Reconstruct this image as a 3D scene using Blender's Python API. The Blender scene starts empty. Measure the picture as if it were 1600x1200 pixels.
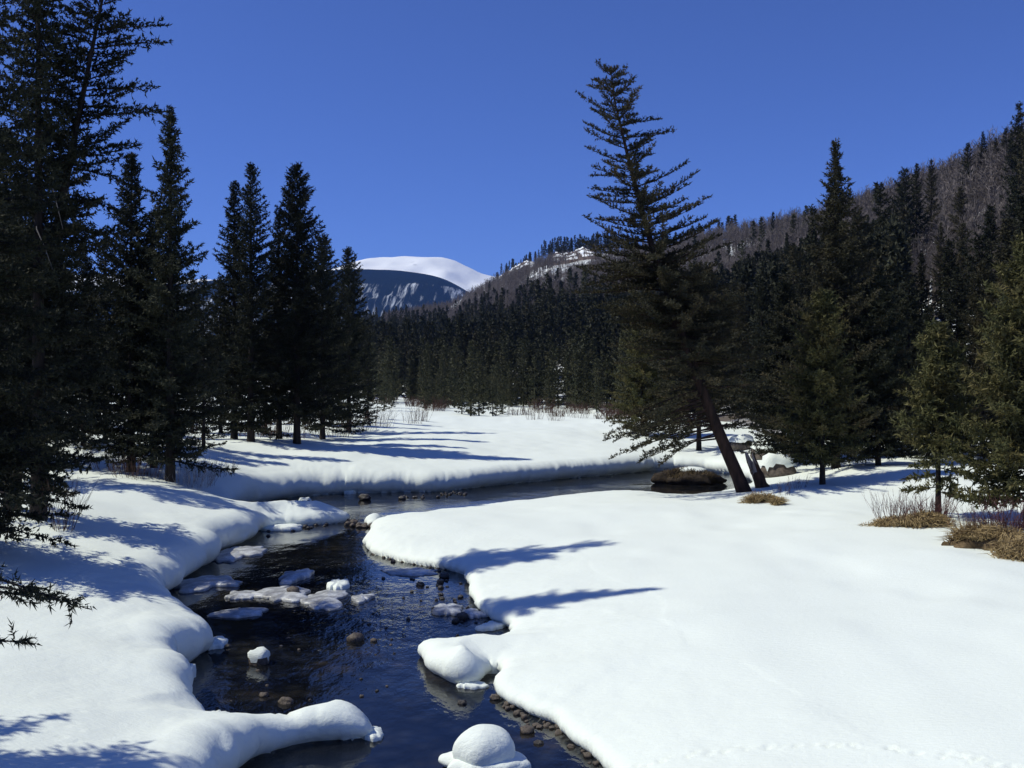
import bpy, math
import numpy as np
from math import radians

C = bpy.context.scene.collection
scene = bpy.context.scene
RNG = np.random.default_rng(7)

# ------------------------------------------------------------------ camera, sky, sun, exposure
CAM_Z, F = 5.0, 1555.0            # eye height above the creek (m), focal length in px of the 1600 px wide photograph
cam_d = bpy.data.cameras.new('camera'); cam = bpy.data.objects.new('camera', cam_d); C.objects.link(cam)
cam.location = (0, 0, CAM_Z); cam.rotation_euler = (radians(90), 0, 0)
cam_d.sensor_width = 36; cam_d.lens = 36 * F / 1600; cam_d.clip_start = .1; cam_d.clip_end = 60000
scene.camera = cam

SUN_EL, SUN_AZ = 52.0, -92.0      # azimuth clockwise from +Y (the view direction): the sun stands to the left
w = bpy.data.worlds.new('World'); scene.world = w; w.use_nodes = True
nt = w.node_tree; bg = nt.nodes['Background']
sky = nt.nodes.new('ShaderNodeTexSky'); sky.sky_type = 'NISHITA'; sky.sun_disc = False
sky.sun_elevation = radians(SUN_EL); sky.sun_rotation = radians(SUN_AZ)
sky.altitude = 3200; sky.air_density = 1.0; sky.dust_density = 0.0; sky.ozone_density = 10.0
tint = nt.nodes.new('ShaderNodeMix'); tint.data_type = 'RGBA'; tint.blend_type = 'MULTIPLY'; tint.inputs['Factor'].default_value = 1
nt.links.new(sky.outputs[0], tint.inputs['A']); tint.inputs['B'].default_value = (.77, .745, 1.04, 1)   # the camera's white balance leans to blue
nt.links.new(tint.outputs['Result'], bg.inputs[0]); bg.inputs[1].default_value = 0.13
sun_d = bpy.data.lights.new('sun', 'SUN'); sun = bpy.data.objects.new('sun', sun_d); C.objects.link(sun)
sun_d.energy = 4.05; sun_d.angle = radians(.55); sun_d.color = (1, .98, .84)
el, az = radians(SUN_EL), radians(SUN_AZ)
import mathutils
to_sun = mathutils.Vector((math.sin(az) * math.cos(el), math.cos(az) * math.cos(el), math.sin(el)))
sun.rotation_euler = to_sun.to_track_quat('Z', 'Y').to_euler(); sun.location = to_sun * 60
vs = scene.view_settings
vs.view_transform = 'Standard'; vs.look = 'None'; vs.exposure = 0.0; vs.gamma = 1; vs.use_curve_mapping = False
scene.cycles.max_bounces = 6; scene.cycles.diffuse_bounces = 3; scene.cycles.glossy_bounces = 3
scene.cycles.transparent_max_bounces = 4; scene.cycles.volume_bounces = 0

# ------------------------------------------------------------------ helpers
def at(px, py, z=0.0):
    Y = (CAM_Z - z) * F / (py - 600.0)
    return ((px - 800.0) / F * Y, Y)

def px2x(px, Y): return (px - 800.0) / F * Y
def py2z(py, Y): return CAM_Z + (600.0 - py) / F * Y

def mesh(name, V, Fc, mats=(), smooth=False, midx=None):
    V = np.asarray(V, np.float32); Fc = np.asarray(Fc, np.int32)
    me = bpy.data.meshes.new(name)
    n, k = Fc.shape
    me.vertices.add(len(V)); me.vertices.foreach_set('co', V.ravel())
    me.loops.add(n * k); me.loops.foreach_set('vertex_index', Fc.ravel())
    me.polygons.add(n)
    me.polygons.foreach_set('loop_start', np.arange(0, n * k, k, dtype=np.int32))
    me.polygons.foreach_set('use_smooth', np.full(n, bool(smooth)))
    for m in mats: me.materials.append(m)
    if midx is not None: me.polygons.foreach_set('material_index', np.asarray(midx, np.int32))
    me.update(calc_edges=True)
    return me

def link(name, me, parent=None, loc=None, rotz=0, scale=None):
    o = bpy.data.objects.new(name, me); C.objects.link(o)
    if parent: o.parent = parent
    if loc is not None: o.location = loc
    if rotz: o.rotation_euler = (0, 0, rotz)
    if scale is not None: o.scale = scale if hasattr(scale, '__len__') else (scale,) * 3
    return o

def tag(o, label=None, cat=None, group=None, kind=None):
    if label: o['label'] = label
    if cat: o['category'] = cat
    if group: o['group'] = group
    if kind: o['kind'] = kind
    return o

def copy_thing(o, loc, rotz, scale, label, group=None):
    c = o.copy(); C.objects.link(c); c.location = loc; c.rotation_euler = (0, 0, rotz)
    c.scale = (scale,) * 3 if not hasattr(scale, '__len__') else scale
    c['label'] = label
    if group: c['group'] = group
    for ch in o.children:
        d = ch.copy(); C.objects.link(d); d.parent = c
    return c

def _hash(ix, iy, s):
    h = (ix.astype(np.int64) * 374761393 + iy.astype(np.int64) * 668265263 + s * 1442695041) & 0xffffffff
    h = ((h ^ (h >> 13)) * 1274126177) & 0xffffffff
    h = h ^ (h >> 16)
    return (h & 0xffff) / 65535.0 * 2 - 1

def noise(x, y, s=0):
    x = np.asarray(x, float); y = np.asarray(y, float)
    ix = np.floor(x); iy = np.floor(y); fx = x - ix; fy = y - iy
    fx = fx * fx * fx * (fx * (fx * 6 - 15) + 10); fy = fy * fy * fy * (fy * (fy * 6 - 15) + 10)
    a = _hash(ix, iy, s); b = _hash(ix + 1, iy, s); c = _hash(ix, iy + 1, s); d = _hash(ix + 1, iy + 1, s)
    return (a * (1 - fx) + b * fx) * (1 - fy) + (c * (1 - fx) + d * fx) * fy

def fbm(x, y, s=0, o=4):
    r = 0; a = .5
    for i in range(o):
        r = r + a * noise(np.asarray(x) * 2 ** i, np.asarray(y) * 2 ** i, s + i * 17); a *= .5
    return r

def sstep(a, b, x):
    t = np.clip((x - a) / (b - a), 0, 1); return t * t * (3 - 2 * t)

# ------------------------------------------------------------------ materials
def mat(name):
    m = bpy.data.materials.new(name); m.use_nodes = True
    t = m.node_tree; b = t.nodes['Principled BSDF']
    return m, t, b

def N(t, typ, **kw):
    n = t.nodes.new(typ)
    for k, v in kw.items():
        if k in n.inputs: n.inputs[k].default_value = v
        else: setattr(n, k, v)
    return n

def ramp(t, fac, stops):
    r = t.nodes.new('ShaderNodeValToRGB'); e = r.color_ramp.elements
    while len(e) < len(stops): e.new(.5)
    for i, (p, c) in enumerate(stops):
        e[i].position = p; e[i].color = (*c, 1) if len(c) == 3 else c
    t.links.new(fac, r.inputs[0]); return r.outputs[0]

def objcoord(t, scale=(1, 1, 1)):
    c = t.nodes.new('ShaderNodeTexCoord'); m = t.nodes.new('ShaderNodeMapping'); m.inputs['Scale'].default_value = scale
    t.links.new(c.outputs['Object'], m.inputs[0]); return m.outputs[0]

def noise_node(t, vec, scale, detail=4, rough=.55):
    n = N(t, 'ShaderNodeTexNoise', Scale=scale, Detail=detail, Roughness=rough)
    if vec is not None: t.links.new(vec, n.inputs['Vector'])
    return n.outputs['Fac']

def bump(t, b, h, strength, dist):
    n = N(t, 'ShaderNodeBump', Strength=strength, Distance=dist)
    t.links.new(h, n.inputs['Height']); t.links.new(n.outputs[0], b.inputs['Normal']); return n

def snow_mat(name, col=(.815, .865, .80), grain=1.0):
    m, t, b = mat(name)
    v = objcoord(t)
    n1 = noise_node(t, v, .7, 3); c = ramp(t, n1, [(.3, tuple(x * .965 for x in col)), (.7, col)])
    t.links.new(c, b.inputs['Base Color'])
    b.inputs['Roughness'].default_value = .75; b.inputs['Specular IOR Level'].default_value = .25
    v2 = objcoord(t, (1, 2.2, 1))
    n2 = noise_node(t, v2, 9, 5, .6); n3 = noise_node(t, v, 60, 2, .6)
    mx = N(t, 'ShaderNodeMath', operation='MULTIPLY_ADD'); mx.inputs[1].default_value = .25
    t.links.new(n3, mx.inputs[0]); t.links.new(n2, mx.inputs[2])
    bump(t, b, mx.outputs[0], .55 * grain, .025)
    return m
M_SNOW = snow_mat('snow')
M_CAP = snow_mat('snow_cap', grain=1.4)

def ice_mat():
    m, t, b = mat('ice')
    v = objcoord(t); n1 = noise_node(t, v, 3.5, 5, .65)
    t.links.new(ramp(t, n1, [(.3, (.16, .16, .165)), (.50, (.38, .385, .385)), (.70, (.72, .74, .75))]), b.inputs['Base Color'])
    b.inputs['Roughness'].default_value = .35
    bump(t, b, noise_node(t, v, 14, 4), .5, .03)
    return m
M_ICE = ice_mat()

def water_mat():
    m, t, b = mat('creek_water')
    v = objcoord(t)
    n1 = noise_node(t, v, .55, 5, .6)
    bed = ramp(t, n1, [(.35, (.004, .005, .008)), (.55, (.010, .011, .013)), (.72, (.030, .025, .019))])
    vo = N(t, 'ShaderNodeTexVoronoi', Scale=3.2); t.links.new(v, vo.inputs['Vector'])           # cobbles of the bed seen through the water
    cob = ramp(t, vo.outputs['Distance'], [(.10, (1.9, 1.8, 1.6)), (.45, (.8, .8, .8)), (.7, (.35, .35, .4))])
    mb = N(t, 'ShaderNodeMix', data_type='RGBA', blend_type='MULTIPLY'); mb.inputs['Factor'].default_value = .8
    t.links.new(bed, mb.inputs['A']); t.links.new(cob, mb.inputs['B']); t.links.new(mb.outputs['Result'], b.inputs['Base Color'])
    b.inputs['Roughness'].default_value = .04; b.inputs['IOR'].default_value = 1.333
    v2 = objcoord(t, (1.0, .55, 1))
    a = noise_node(t, v2, 2.2, 3, .55); c = noise_node(t, v2, 9, 3, .6)
    mx = N(t, 'ShaderNodeMath', operation='MULTIPLY_ADD'); mx.inputs[1].default_value = .28
    t.links.new(c, mx.inputs[0]); t.links.new(a, mx.inputs[2])
    # calm pools and livelier riffles: the ripple height follows a slow noise
    calm = noise_node(t, objcoord(t, (1, 1, 1)), .22, 2)
    cr = ramp(t, calm, [(.38, (.15,) * 3), (.62, (1,) * 3)])
    dist = N(t, 'ShaderNodeVectorMath', operation='DISTANCE'); t.links.new(v, dist.inputs[0]); dist.inputs[1].default_value = (-1.7, 21.5, 0)
    rf = ramp(t, dist.outputs['Value'], [(0, (1, 1, 1)), (1, (0, 0, 0))]); rr = N(t, 'ShaderNodeMapRange'); rr.inputs['From Max'].default_value = 4.5; t.links.new(dist.outputs['Value'], rr.inputs['Value']); t.links.new(rr.outputs[0], rf.node.inputs[0])
    ad = N(t, 'ShaderNodeMath', operation='MULTIPLY_ADD'); ad.inputs[1].default_value = 2.2; t.links.new(rf, ad.inputs[0]); t.links.new(cr, ad.inputs[2]); cr = ad.outputs[0]
    mm = N(t, 'ShaderNodeMath', operation='MULTIPLY'); t.links.new(mx.outputs[0], mm.inputs[0]); t.links.new(cr, mm.inputs[1])
    bump(t, b, mm.outputs[0], .6, .06)
    return m
M_WATER = water_mat()

def two_tone(name, c1, c2, scale, rough=.9, bmp=.5, dist=.03, stretch=(1, 1, 1), spec=.15):
    m, t, b = mat(name)
    v = objcoord(t, stretch); n = noise_node(t, v, scale, 5, .6)
    t.links.new(ramp(t, n, [(.32, c1), (.68, c2)]), b.inputs['Base Color'])
    b.inputs['Roughness'].default_value = rough; b.inputs['Specular IOR Level'].default_value = spec
    if bmp: bump(t, b, noise_node(t, v, scale * 2.5, 4), bmp, dist)
    return m
M_BARK = two_tone('bark', (.014, .012, .011), (.055, .043, .036), 6, stretch=(1, 1, .2), bmp=.9, dist=.04)
M_BARK_RED = two_tone('weathered_bark', (.013, .010, .009), (.055, .033, .025), 5, stretch=(1, 1, .22), bmp=.9, dist=.05)
M_STUMP = two_tone('split_wood', (.022, .017, .015), (.17, .09, .05), 4, stretch=(1, 1, .2), bmp=.9, dist=.05)
M_SNAG = two_tone('grey_limb', (.07, .065, .06), (.15, .14, .13), 7, stretch=(1, 1, .3))
M_DEAD = two_tone('dead_wood', (.18, .16, .15), (.38, .35, .33), 7, stretch=(1, 1, .3))
M_ROCK = two_tone('creek_stone', (.045, .036, .030), (.17, .135, .105), 5, rough=.6, spec=.4)
M_ROCK_WET = two_tone('wet_stone', (.016, .014, .013), (.075, .062, .052), 6, rough=.35, spec=.5)
M_GRASS = two_tone('dry_grass', (.22, .155, .07), (.44, .33, .17), 3, bmp=0)
M_ISLE = two_tone('wet_grass', (.05, .038, .022), (.16, .115, .06), 3, bmp=0)
M_TURF = two_tone('dead_turf', (.07, .048, .026), (.20, .14, .075), 6, bmp=.8, dist=.05)
M_WILLOW = two_tone('willow_twigs', (.055, .034, .028), (.14, .082, .062), 2, bmp=0)
M_RED = two_tone('red_willow_twigs', (.085, .036, .034), (.20, .095, .085), 2, bmp=0)
M_EARTH = two_tone('root_earth', (.016, .013, .010), (.06, .045, .032), 4, bmp=1, dist=.06)
M_ASPEN = two_tone('bare_aspen_wood', (.095, .080, .074), (.185, .158, .146), .06, bmp=0)

def needle_mat(name, dark, light, olive, sc=.8):
    m, t, b = mat(name)
    v = objcoord(t); n = noise_node(t, v, sc, 3, .6)
    base = ramp(t, n, [(.30, dark), (.52, light), (.74, olive)])
    oi = t.nodes.new('ShaderNodeObjectInfo')
    hs = N(t, 'ShaderNodeHueSaturation'); mr = N(t, 'ShaderNodeMapRange')
    mr.inputs['To Min'].default_value = .75; mr.inputs['To Max'].default_value = 1.25
    t.links.new(oi.outputs['Random'], mr.inputs['Value']); t.links.new(mr.outputs[0], hs.inputs['Value'])
    t.links.new(base, hs.inputs['Color']); t.links.new(hs.outputs[0], b.inputs['Base Color'])
    b.inputs['Roughness'].default_value = .7; b.inputs['Specular IOR Level'].default_value = .12
    return m
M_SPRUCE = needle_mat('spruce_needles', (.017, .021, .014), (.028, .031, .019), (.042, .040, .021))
M_OLIVE = needle_mat('sunlit_olive_needles', (.046, .054, .022), (.090, .086, .034), (.145, .115, .045), .9)  # olive tone, brightened throughout so the colour carries the sunlit left edges
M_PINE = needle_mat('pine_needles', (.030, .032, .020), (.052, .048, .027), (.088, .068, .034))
M_FRONT_LIT = needle_mat('sunlit_front_needles', (.034, .040, .023), (.062, .062, .034), (.105, .088, .044), .3)  # lighter copy of the forest needles: sunlight on the front trees put into colour
M_FAR = needle_mat('forest_needles', (.019, .022, .015), (.033, .034, .021), (.058, .051, .029), .12)

def hill_mat():
    m, t, b = mat('hillside_ground')
    v = objcoord(t)
    n = noise_node(t, v, .07, 6, .65)
    t.links.new(ramp(t, n, [(.40, (.10, .082, .07)), (.46, (.30, .29, .29)), (.50, (.80, .84, .85))]), b.inputs['Base Color'])
    b.inputs['Roughness'].default_value = .9
    bump(t, b, noise_node(t, v, .5, 4), .6, .5)
    return m
M_HILL = hill_mat()

def cliff_mat():
    m, t, b = mat('snowy_cliff_rock')
    g = t.nodes.new('ShaderNodeNewGeometry'); sx = t.nodes.new('ShaderNodeSeparateXYZ')
    t.links.new(g.outputs['Normal'], sx.inputs[0])
    v = objcoord(t); n = noise_node(t, v, .25, 5)
    mm = N(t, 'ShaderNodeMath', operation='MULTIPLY_ADD'); mm.inputs[1].default_value = .5
    t.links.new(n, mm.inputs[0]); t.links.new(sx.outputs['Z'], mm.inputs[2])
    k = ramp(t, mm.outputs[0], [(.60, (0, 0, 0)), (.70, (1, 1, 1))])
    rock = ramp(t, noise_node(t, objcoord(t, (1, 1, 3)), .3, 5), [(.3, (.045, .038, .036)), (.7, (.17, .115, .09))])
    mix = N(t, 'ShaderNodeMix', data_type='RGBA')
    t.links.new(k, mix.inputs['Factor']); t.links.new(rock, mix.inputs['A']); mix.inputs['B'].default_value = (.84, .87, .89, 1)
    t.links.new(mix.outputs['Result'], b.inputs['Base Color']); b.inputs['Roughness'].default_value = .9
    return m
M_CLIFF = cliff_mat()
M_ORANGE_ROCK = two_tone('orange_rock', (.12, .065, .035), (.36, .20, .10), .8, bmp=.8, dist=.2)

def far_snow_mat():
    m, t, b = mat('mountain_snow')
    v = objcoord(t)
    n = noise_node(t, objcoord(t, (1, .3, 3)), .004, 5, .6)
    t.links.new(ramp(t, n, [(.28, (.55, .56, .57)), (.36, (.90, .91, .90))]), b.inputs['Base Color'])
    b.inputs['Roughness'].default_value = .9
    bump(t, b, noise_node(t, v, .006, 4), .5, 20)
    return m
def far_forest_mat():
    m, t, b = mat('mountain_forest')
    v = objcoord(t)
    sx = t.nodes.new('ShaderNodeSeparateXYZ'); t.links.new(v, sx.inputs[0])
    band = ramp(t, N(t, 'ShaderNodeMapRange').outputs[0], [(0, (0, 0, 0)), (1, (1, 1, 1))])
    mr = t.nodes['Map Range']; mr.inputs['From Min'].default_value = 300; mr.inputs['From Max'].default_value = 620
    t.links.new(sx.outputs['Z'], mr.inputs['Value'])
    rp = band.node.color_ramp; e = rp.elements
    e[0].position = 0; e[0].color = (.62,) * 3 + (1,); e[1].position = .62; e[1].color = (0, 0, 0, 1)
    x = e.new(.50); x.color = (.62,) * 3 + (1,)
    mp = objcoord(t, (1, .05, .10)); mp.node.inputs['Rotation'].default_value = (0, radians(8), 0)
    n = noise_node(t, mp, .045, 6, .72); cl = ramp(t, noise_node(t, objcoord(t, (1, .3, 1)), .0065, 3), [(.38, (.80,) * 3), (.60, (1.12,) * 3)])
    m0 = N(t, 'ShaderNodeMath', operation='MULTIPLY'); t.links.new(n, m0.inputs[0]); t.links.new(cl, m0.inputs[1])
    mm = N(t, 'ShaderNodeMath', operation='MULTIPLY'); t.links.new(m0.outputs[0], mm.inputs[0]); t.links.new(band, mm.inputs[1])
    k = ramp(t, mm.outputs[0], [(.318, (.006, .009, .011)), (.45, (.62, .66, .70))])
    t.links.new(k, b.inputs['Base Color']); b.inputs['Roughness'].default_value = .95
    b.inputs['Specular IOR Level'].default_value = 0
    bump(t, b, noise_node(t, v, .08, 3), .8, 8)
    return m
M_FARSNOW = far_snow_mat(); M_FARFOREST = far_forest_mat()

# ------------------------------------------------------------------ the creek outline (world metres) and the snow ground
def P(px, py, z=0., lip=.35, w=None):
    x, y = at(px, py, z); return (x, y, lip, w if w else .9 * lip)
def Wd(x, y, lip=.4): return (x, y, lip, .9 * lip)
OUT = [
 Wd(3.5,-40), Wd(3,0), Wd(1.9,9,.35), P(935,1200,0,.24), P(900,1165,0,.24), P(885,1142,0,.24), P(830,1127,0,.24), P(780,1098,0,.24), P(770,1082,0,.3), P(793,1060,0,.28),
 P(785,1052,0,.25), P(758,1052,0,.25), P(750,1072,0,.35), P(715,1076,0,.4), P(690,1064,0,.4), P(652,1042,0,.4), P(647,1025,0,.3),
 P(665,1008,.15,.3), P(700,1000,.2,.3), P(745,994,.2,.3), P(786,998,.15,.2), P(803,990,0,.3), P(760,965,0,.28), P(725,938,0,.28),
 P(735,910,0,.34), P(700,893,0,.28), P(640,882,0,.16), P(590,870,0,.18), P(566,853,0,.24), P(580,830,0,.35), P(600,818,0,.35),
 P(578,826,0,.3), P(568,812,.15,.35), P(590,803,.3,.35), P(612,807,.3,.35), P(640,803,.3,.35), P(700,792,.4,.4), P(850,777,.55,.6),
 P(900,768,.6,.6), P(1000,764,.65,.7), P(1060,776,.5,.6), P(1120,770,.5,.6), P(1185,759,.3,.6),
 P(1165,748,0,.7), P(1125,738,0,.7), P(1030,735,0,.9), P(1000,739,0,.95), P(900,748,0,.95), P(800,757,0,.95), P(700,769,0,.85),
 P(600,771,0,.9), P(520,773,0,1.), P(440,780,0,1.), P(390,790,0,.9), P(362,786,.3,.8), P(372,792,.5,.8), P(398,802,.35,.7), P(414,806,.1,.6),
 P(436,803,.2,.26), P(500,797,.2,.32), P(535,799,.2,.32), P(546,808,.1,.3), P(540,817,0,.34), P(480,822,0,.32), P(432,823,0,.26), P(412,832,0,.8),
 P(395,847,0,.9), P(350,862,0,.9), P(340,872,0,.95), P(350,880,0,.9), P(318,893,0,.9), P(266,933,0,.95), P(248,946,0,.95), P(262,952,.2,.8), P(300,966,.35,.75),
 P(340,994,.2,.6), P(340,1016,0,.6), P(300,1045,0,.8), P(268,1057,0,.85), P(286,1062,.1,.5), P(302,1067,.1,.4), P(297,1078,0,.8), P(311,1105,0,.9), P(297,1137,0,.85),
 P(320,1130,.1,.4), P(345,1130,.2,.42,.4), P(430,1137,.15,.36,.34), P(490,1118,.2,.40,.32), P(540,1106,.25,.5,.32), P(574,1118,.2,.42,.30), P(597,1146,0,.2,.2),
 P(590,1157,0,.2,.25), P(540,1157,.06,.46,.30), P(480,1159,.06,.40,.32), P(430,1174,.05,.42,.36), P(400,1200,0,.7), Wd(-3.6,9,.8), Wd(-4,0,.8), Wd(-4,-40,.8)]
OUT = np.array(OUT)
def chaikin(p):
    q = np.roll(p, -1, 0); r = np.empty((len(p) * 2, p.shape[1])); r[0::2] = p * .75 + q * .25; r[1::2] = p * .25 + q * .75; return r
OUT = chaikin(OUT)
SEG_A = OUT; SEG_B = np.roll(OUT, -1, 0)

def creek(x, y):
    """signed distance to the creek edge (positive on land), inland normal, lip height and rounding width there"""
    n = len(x); best = np.full(n, 1e9); nx = np.zeros(n); ny = np.zeros(n); lip = np.zeros(n); wid = np.zeros(n); ins = np.zeros(n, bool); ws = np.zeros(n)
    for a, b in zip(SEG_A, SEG_B):
        ex, ey = b[0] - a[0], b[1] - a[1]; l2 = ex * ex + ey * ey + 1e-12
        t = np.clip(((x - a[0]) * ex + (y - a[1]) * ey) / l2, 0, 1)
        qx = x - (a[0] + t * ex); qy = y - (a[1] + t * ey); d2 = qx * qx + qy * qy
        k = d2 < best
        best[k] = d2[k]; nx[k] = qx[k]; ny[k] = qy[k]
        wq = 1 / (d2 + .02) ** 2; ws += wq; lip += wq * (a[2] + (b[2] - a[2]) * t); wid += wq * (a[3] + (b[3] - a[3]) * t)
        if abs(ey) > 1e-9:
            c = ((a[1] > y) != (b[1] > y)) & (x < a[0] + (y - a[1]) / ey * ex)
            ins ^= c
    d = np.sqrt(best); s = np.where(ins, -1., 1.); lip /= ws; wid /= ws
    return d * s, nx / (d + 1e-6) * s, ny / (d + 1e-6) * s, lip, wid

PLAT = np.array([  # plateau heights of the snow (x, y, z)
 (3,10,.95),(3,15,.9),(8,15,1.05),(6,21,.95),(3,25,.85),(12,22,1.1),(12.5,28,1.1),(15.5,25,1.2),(9,37.7,1.0),(12,38.5,1.35),(17,40,1.7),(0,30,.8),(5,40.5,.85),(-1,37,.6),(5,33,.95),
 (10,10,1.2),(20,20,1.6),(20,30,1.6),
 (-5.2,13,1.05),(-6,11,1.15),(-8,13,1.35),(-12,12,1.9),(-7.5,17,1.3),(-8,20,1.35),(-7.5,23,1.25),(-12,20,1.8),(-13,27,1.9),(-9,28,1.3),(-8.5,32,1.2),(-12,34,1.7),(-13,40,1.9),(-11,44,1.7),(-15,52,2.0),(-20,50,2.8),(-26,40,3.2),
 (-9,50,1.6),(-4,50,1.25),(-6,60,1.6),(0,62,1.25),(3,53,1.1),(10,62,1.1),(18,58,1.9),(0,100,1.5),(0,140,1.9),(-20,72,2.0),(-60,80,5),(-40,140,3),(40,100,2),(60,60,4),(30,140,2),
 (-12,0,2),(12,0,1.6),(-40,0,4),(40,0,4),(0,300,3)])
DIMPLES = []
for k in range(44):                                   # small animal tracks crossing the right-hand snow field
    s = k / 43; pxx = 985 + 640 * s; pyy = 1109 - 8 * math.sin(s * 3) + 75 * s * s
    X, Y = at(pxx, pyy, 1.0); DIMPLES.append((X + float(RNG.normal(0, .06)), Y + (.04 if k % 2 else -.04) + float(RNG.normal(0, .03)), float(RNG.uniform(.035, .055)), float(RNG.uniform(.02, .045))))
for k in range(26):
    s = k / 25; X, Y = at(70 + 40 * math.sin(s * 2.2) + 6 * (k % 2), 985 + 155 * s, 1.2); DIMPLES.append((X + (.05 if k % 2 else -.05), Y + float(RNG.normal(0, .04)), .045, float(RNG.uniform(.01, .025))))
BUMPS = [(at(735,1030,.4), .55, .22), (at(540,1124,.4), .40, .12), (at(345,1160,.6), .55, .16), (at(300,1000,.6), .9, .18), (at(505,808,.3), .8, .06), (at(400,1000,.5), 0.1, 0),
         (at(320,735,1.4), 1.6, .35), (at(385,745,1.2), 1.3, .25), (at(300,720,1.5), 2.0, .35), (at(700,815,.7), 3, .12), (at(1440,1010,1.), 3, .08)]

def plateau(x, y):
    num = np.zeros_like(x); den = np.zeros_like(x)
    for a in PLAT:
        d2 = (x - a[0]) ** 2 + (y - a[1]) ** 2 + 4 + .002 * (a[1] ** 2)
        wgt = d2 ** -2.; num += wgt * a[2]; den += wgt
    return num / den

def ground(x, y):
    x = np.atleast_1d(np.asarray(x, float)); y = np.atleast_1d(np.asarray(y, float))
    pl = plateau(x, y) + .10 * noise(x / 3.1, y / 3.7, 3) + .30 * noise(x / 14, y / 17, 5) * sstep(45, 80, y) + .035 * noise(x / .9, y / 1.2, 4)
    near = (np.abs(x) < 30) & (y < 75) & (y > -44)
    d = np.full(len(x), 30.); nx = np.zeros(len(x)); ny = np.zeros(len(x)); lip = np.full(len(x), .5); wd = np.full(len(x), .5)
    if near.any(): d[near], nx[near], ny[near], lip[near], wd[near] = creek(x[near], y[near])
    d = d + (.11 * noise(x / 1.0, y / 1.0, 11) + .045 * noise(x / .28, y / .28, 12) + .02 * noise(x / .11, y / .11, 13)) * (np.abs(d) < 3)
    d_raw = d
    wd = np.minimum(wd, .95)
    snap = np.maximum(.065, .0045 * y); land = d > -snap; d = np.where(land, np.maximum(d, 0), d); d0 = d_raw
    th = np.radians(-58) + np.radians(148) * np.clip(d / wd, 0, 1)
    D = np.where(d < wd, wd * (1 - np.cos(th)), d)
    zl = lip * (.45 + .55 * np.sin(th))
    sl = 2.6 - .7 * np.tanh((-x - 3) / 2)
    z = zl + np.maximum(pl - lip, -.1) * (1 - np.exp(-np.maximum(d - wd * .55, 0) / sl))
    for (bx, by), r, a in BUMPS:
        if a: z = z + a * np.exp(-((x - bx) ** 2 + (y - by) ** 2) / r ** 2) * sstep(0, .5, d)
    z = np.where(land, z, -.15 - .5 * sstep(0, .6, -d))
    ox = np.where(land, nx * (D - d0), 0); oy = np.where(land, ny * (D - d0), 0)
    return x + ox, y + oy, z, d

def gz(x, y):
    return float(ground([x], [y])[2][0])

def axis(dense0, dense1, step, lo, hi, g):
    a = list(np.arange(dense0, dense1 + 1e-6, step)); s = step
    while a[-1] < hi: s *= g; a.append(a[-1] + s)
    s = step
    while a[0] > lo: s *= g; a.insert(0, a[0] - s)
    return np.array(a)

def build_ground():
    xs = axis(-9.5, 8.5, .055, -7000, 7000, 1.035)
    ys = [8.0]
    while ys[-1] < 62: ys.append(ys[-1] + .0036 * ys[-1])
    s = .25
    while ys[-1] < 10000: s *= 1.06; ys.append(ys[-1] + s)
    s = .1
    while ys[0] > -60: s *= 1.15; ys.insert(0, ys[0] - s)
    ys = np.array(ys)
    X, Y = np.meshgrid(xs, ys); sh = X.shape
    x, y, z, d = ground(X.ravel(), Y.ravel())
    for bx, by, r, a in DIMPLES:
        k = (np.abs(x - bx) < r * 3) & (np.abs(y - by) < r * 3)
        rr = ((x[k] - bx) ** 2 + (y[k] - by) ** 2) / r ** 2
        z[k] -= a * np.exp(-rr) - a * .35 * np.exp(-(np.sqrt(rr) - 1.5) ** 2 * 3)
    V = np.stack([x, y, z], 1)
    idx = np.arange(V.shape[0]).reshape(sh)
    q = np.stack([idx[:-1, :-1], idx[:-1, 1:], idx[1:, 1:], idx[1:, :-1]], -1).reshape(-1, 4)
    o = link('snow_ground', mesh('snow_ground', V, q, [M_SNOW], True)); tag(o, kind='structure')
build_ground()

wx = 45
o = link('water', mesh('water', [(-wx, -45, 0), (wx, -45, 0), (wx, 80, 0), (-wx, 80, 0)], [(0, 1, 2, 3)], [M_WATER])); tag(o, kind='structure')

# ------------------------------------------------------------------ hillside on the right and behind the meadow
HP = np.array([-700, -200, 100, 400, 600, 700, 770, 850, 930, 1000, 1100, 1200, 1300, 1400, 1500, 1600, 1750, 2000, 2400])
HDF = np.interp(HP, [-700, 100, 600, 800, 950, 1050, 1150, 1300, 1450, 1600, 1750, 2000, 2400], [170, 165, 150, 138, 120, 100, 80, 62, 54, 47, 43, 38, 34])
HDC = np.interp(HP, [-700, 400, 600, 700, 770, 850, 930, 1000, 1100, 1200, 1300, 1400, 1500, 1600, 1750, 2000, 2400],
                [900, 900, 950, 980, 920, 820, 740, 660, 570, 480, 400, 330, 275, 232, 195, 165, 140])
HYC = np.interp(HP, [-700, 100, 400, 600, 700, 770, 850, 930, 1000, 1100, 1200, 1300, 1400, 1500, 1600, 1750, 2000, 2400],
                [540, 545, 530, 500, 480, 440, 408, 397, 392, 381, 363, 343, 318, 284, 242, 172, 90, 40])
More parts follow.
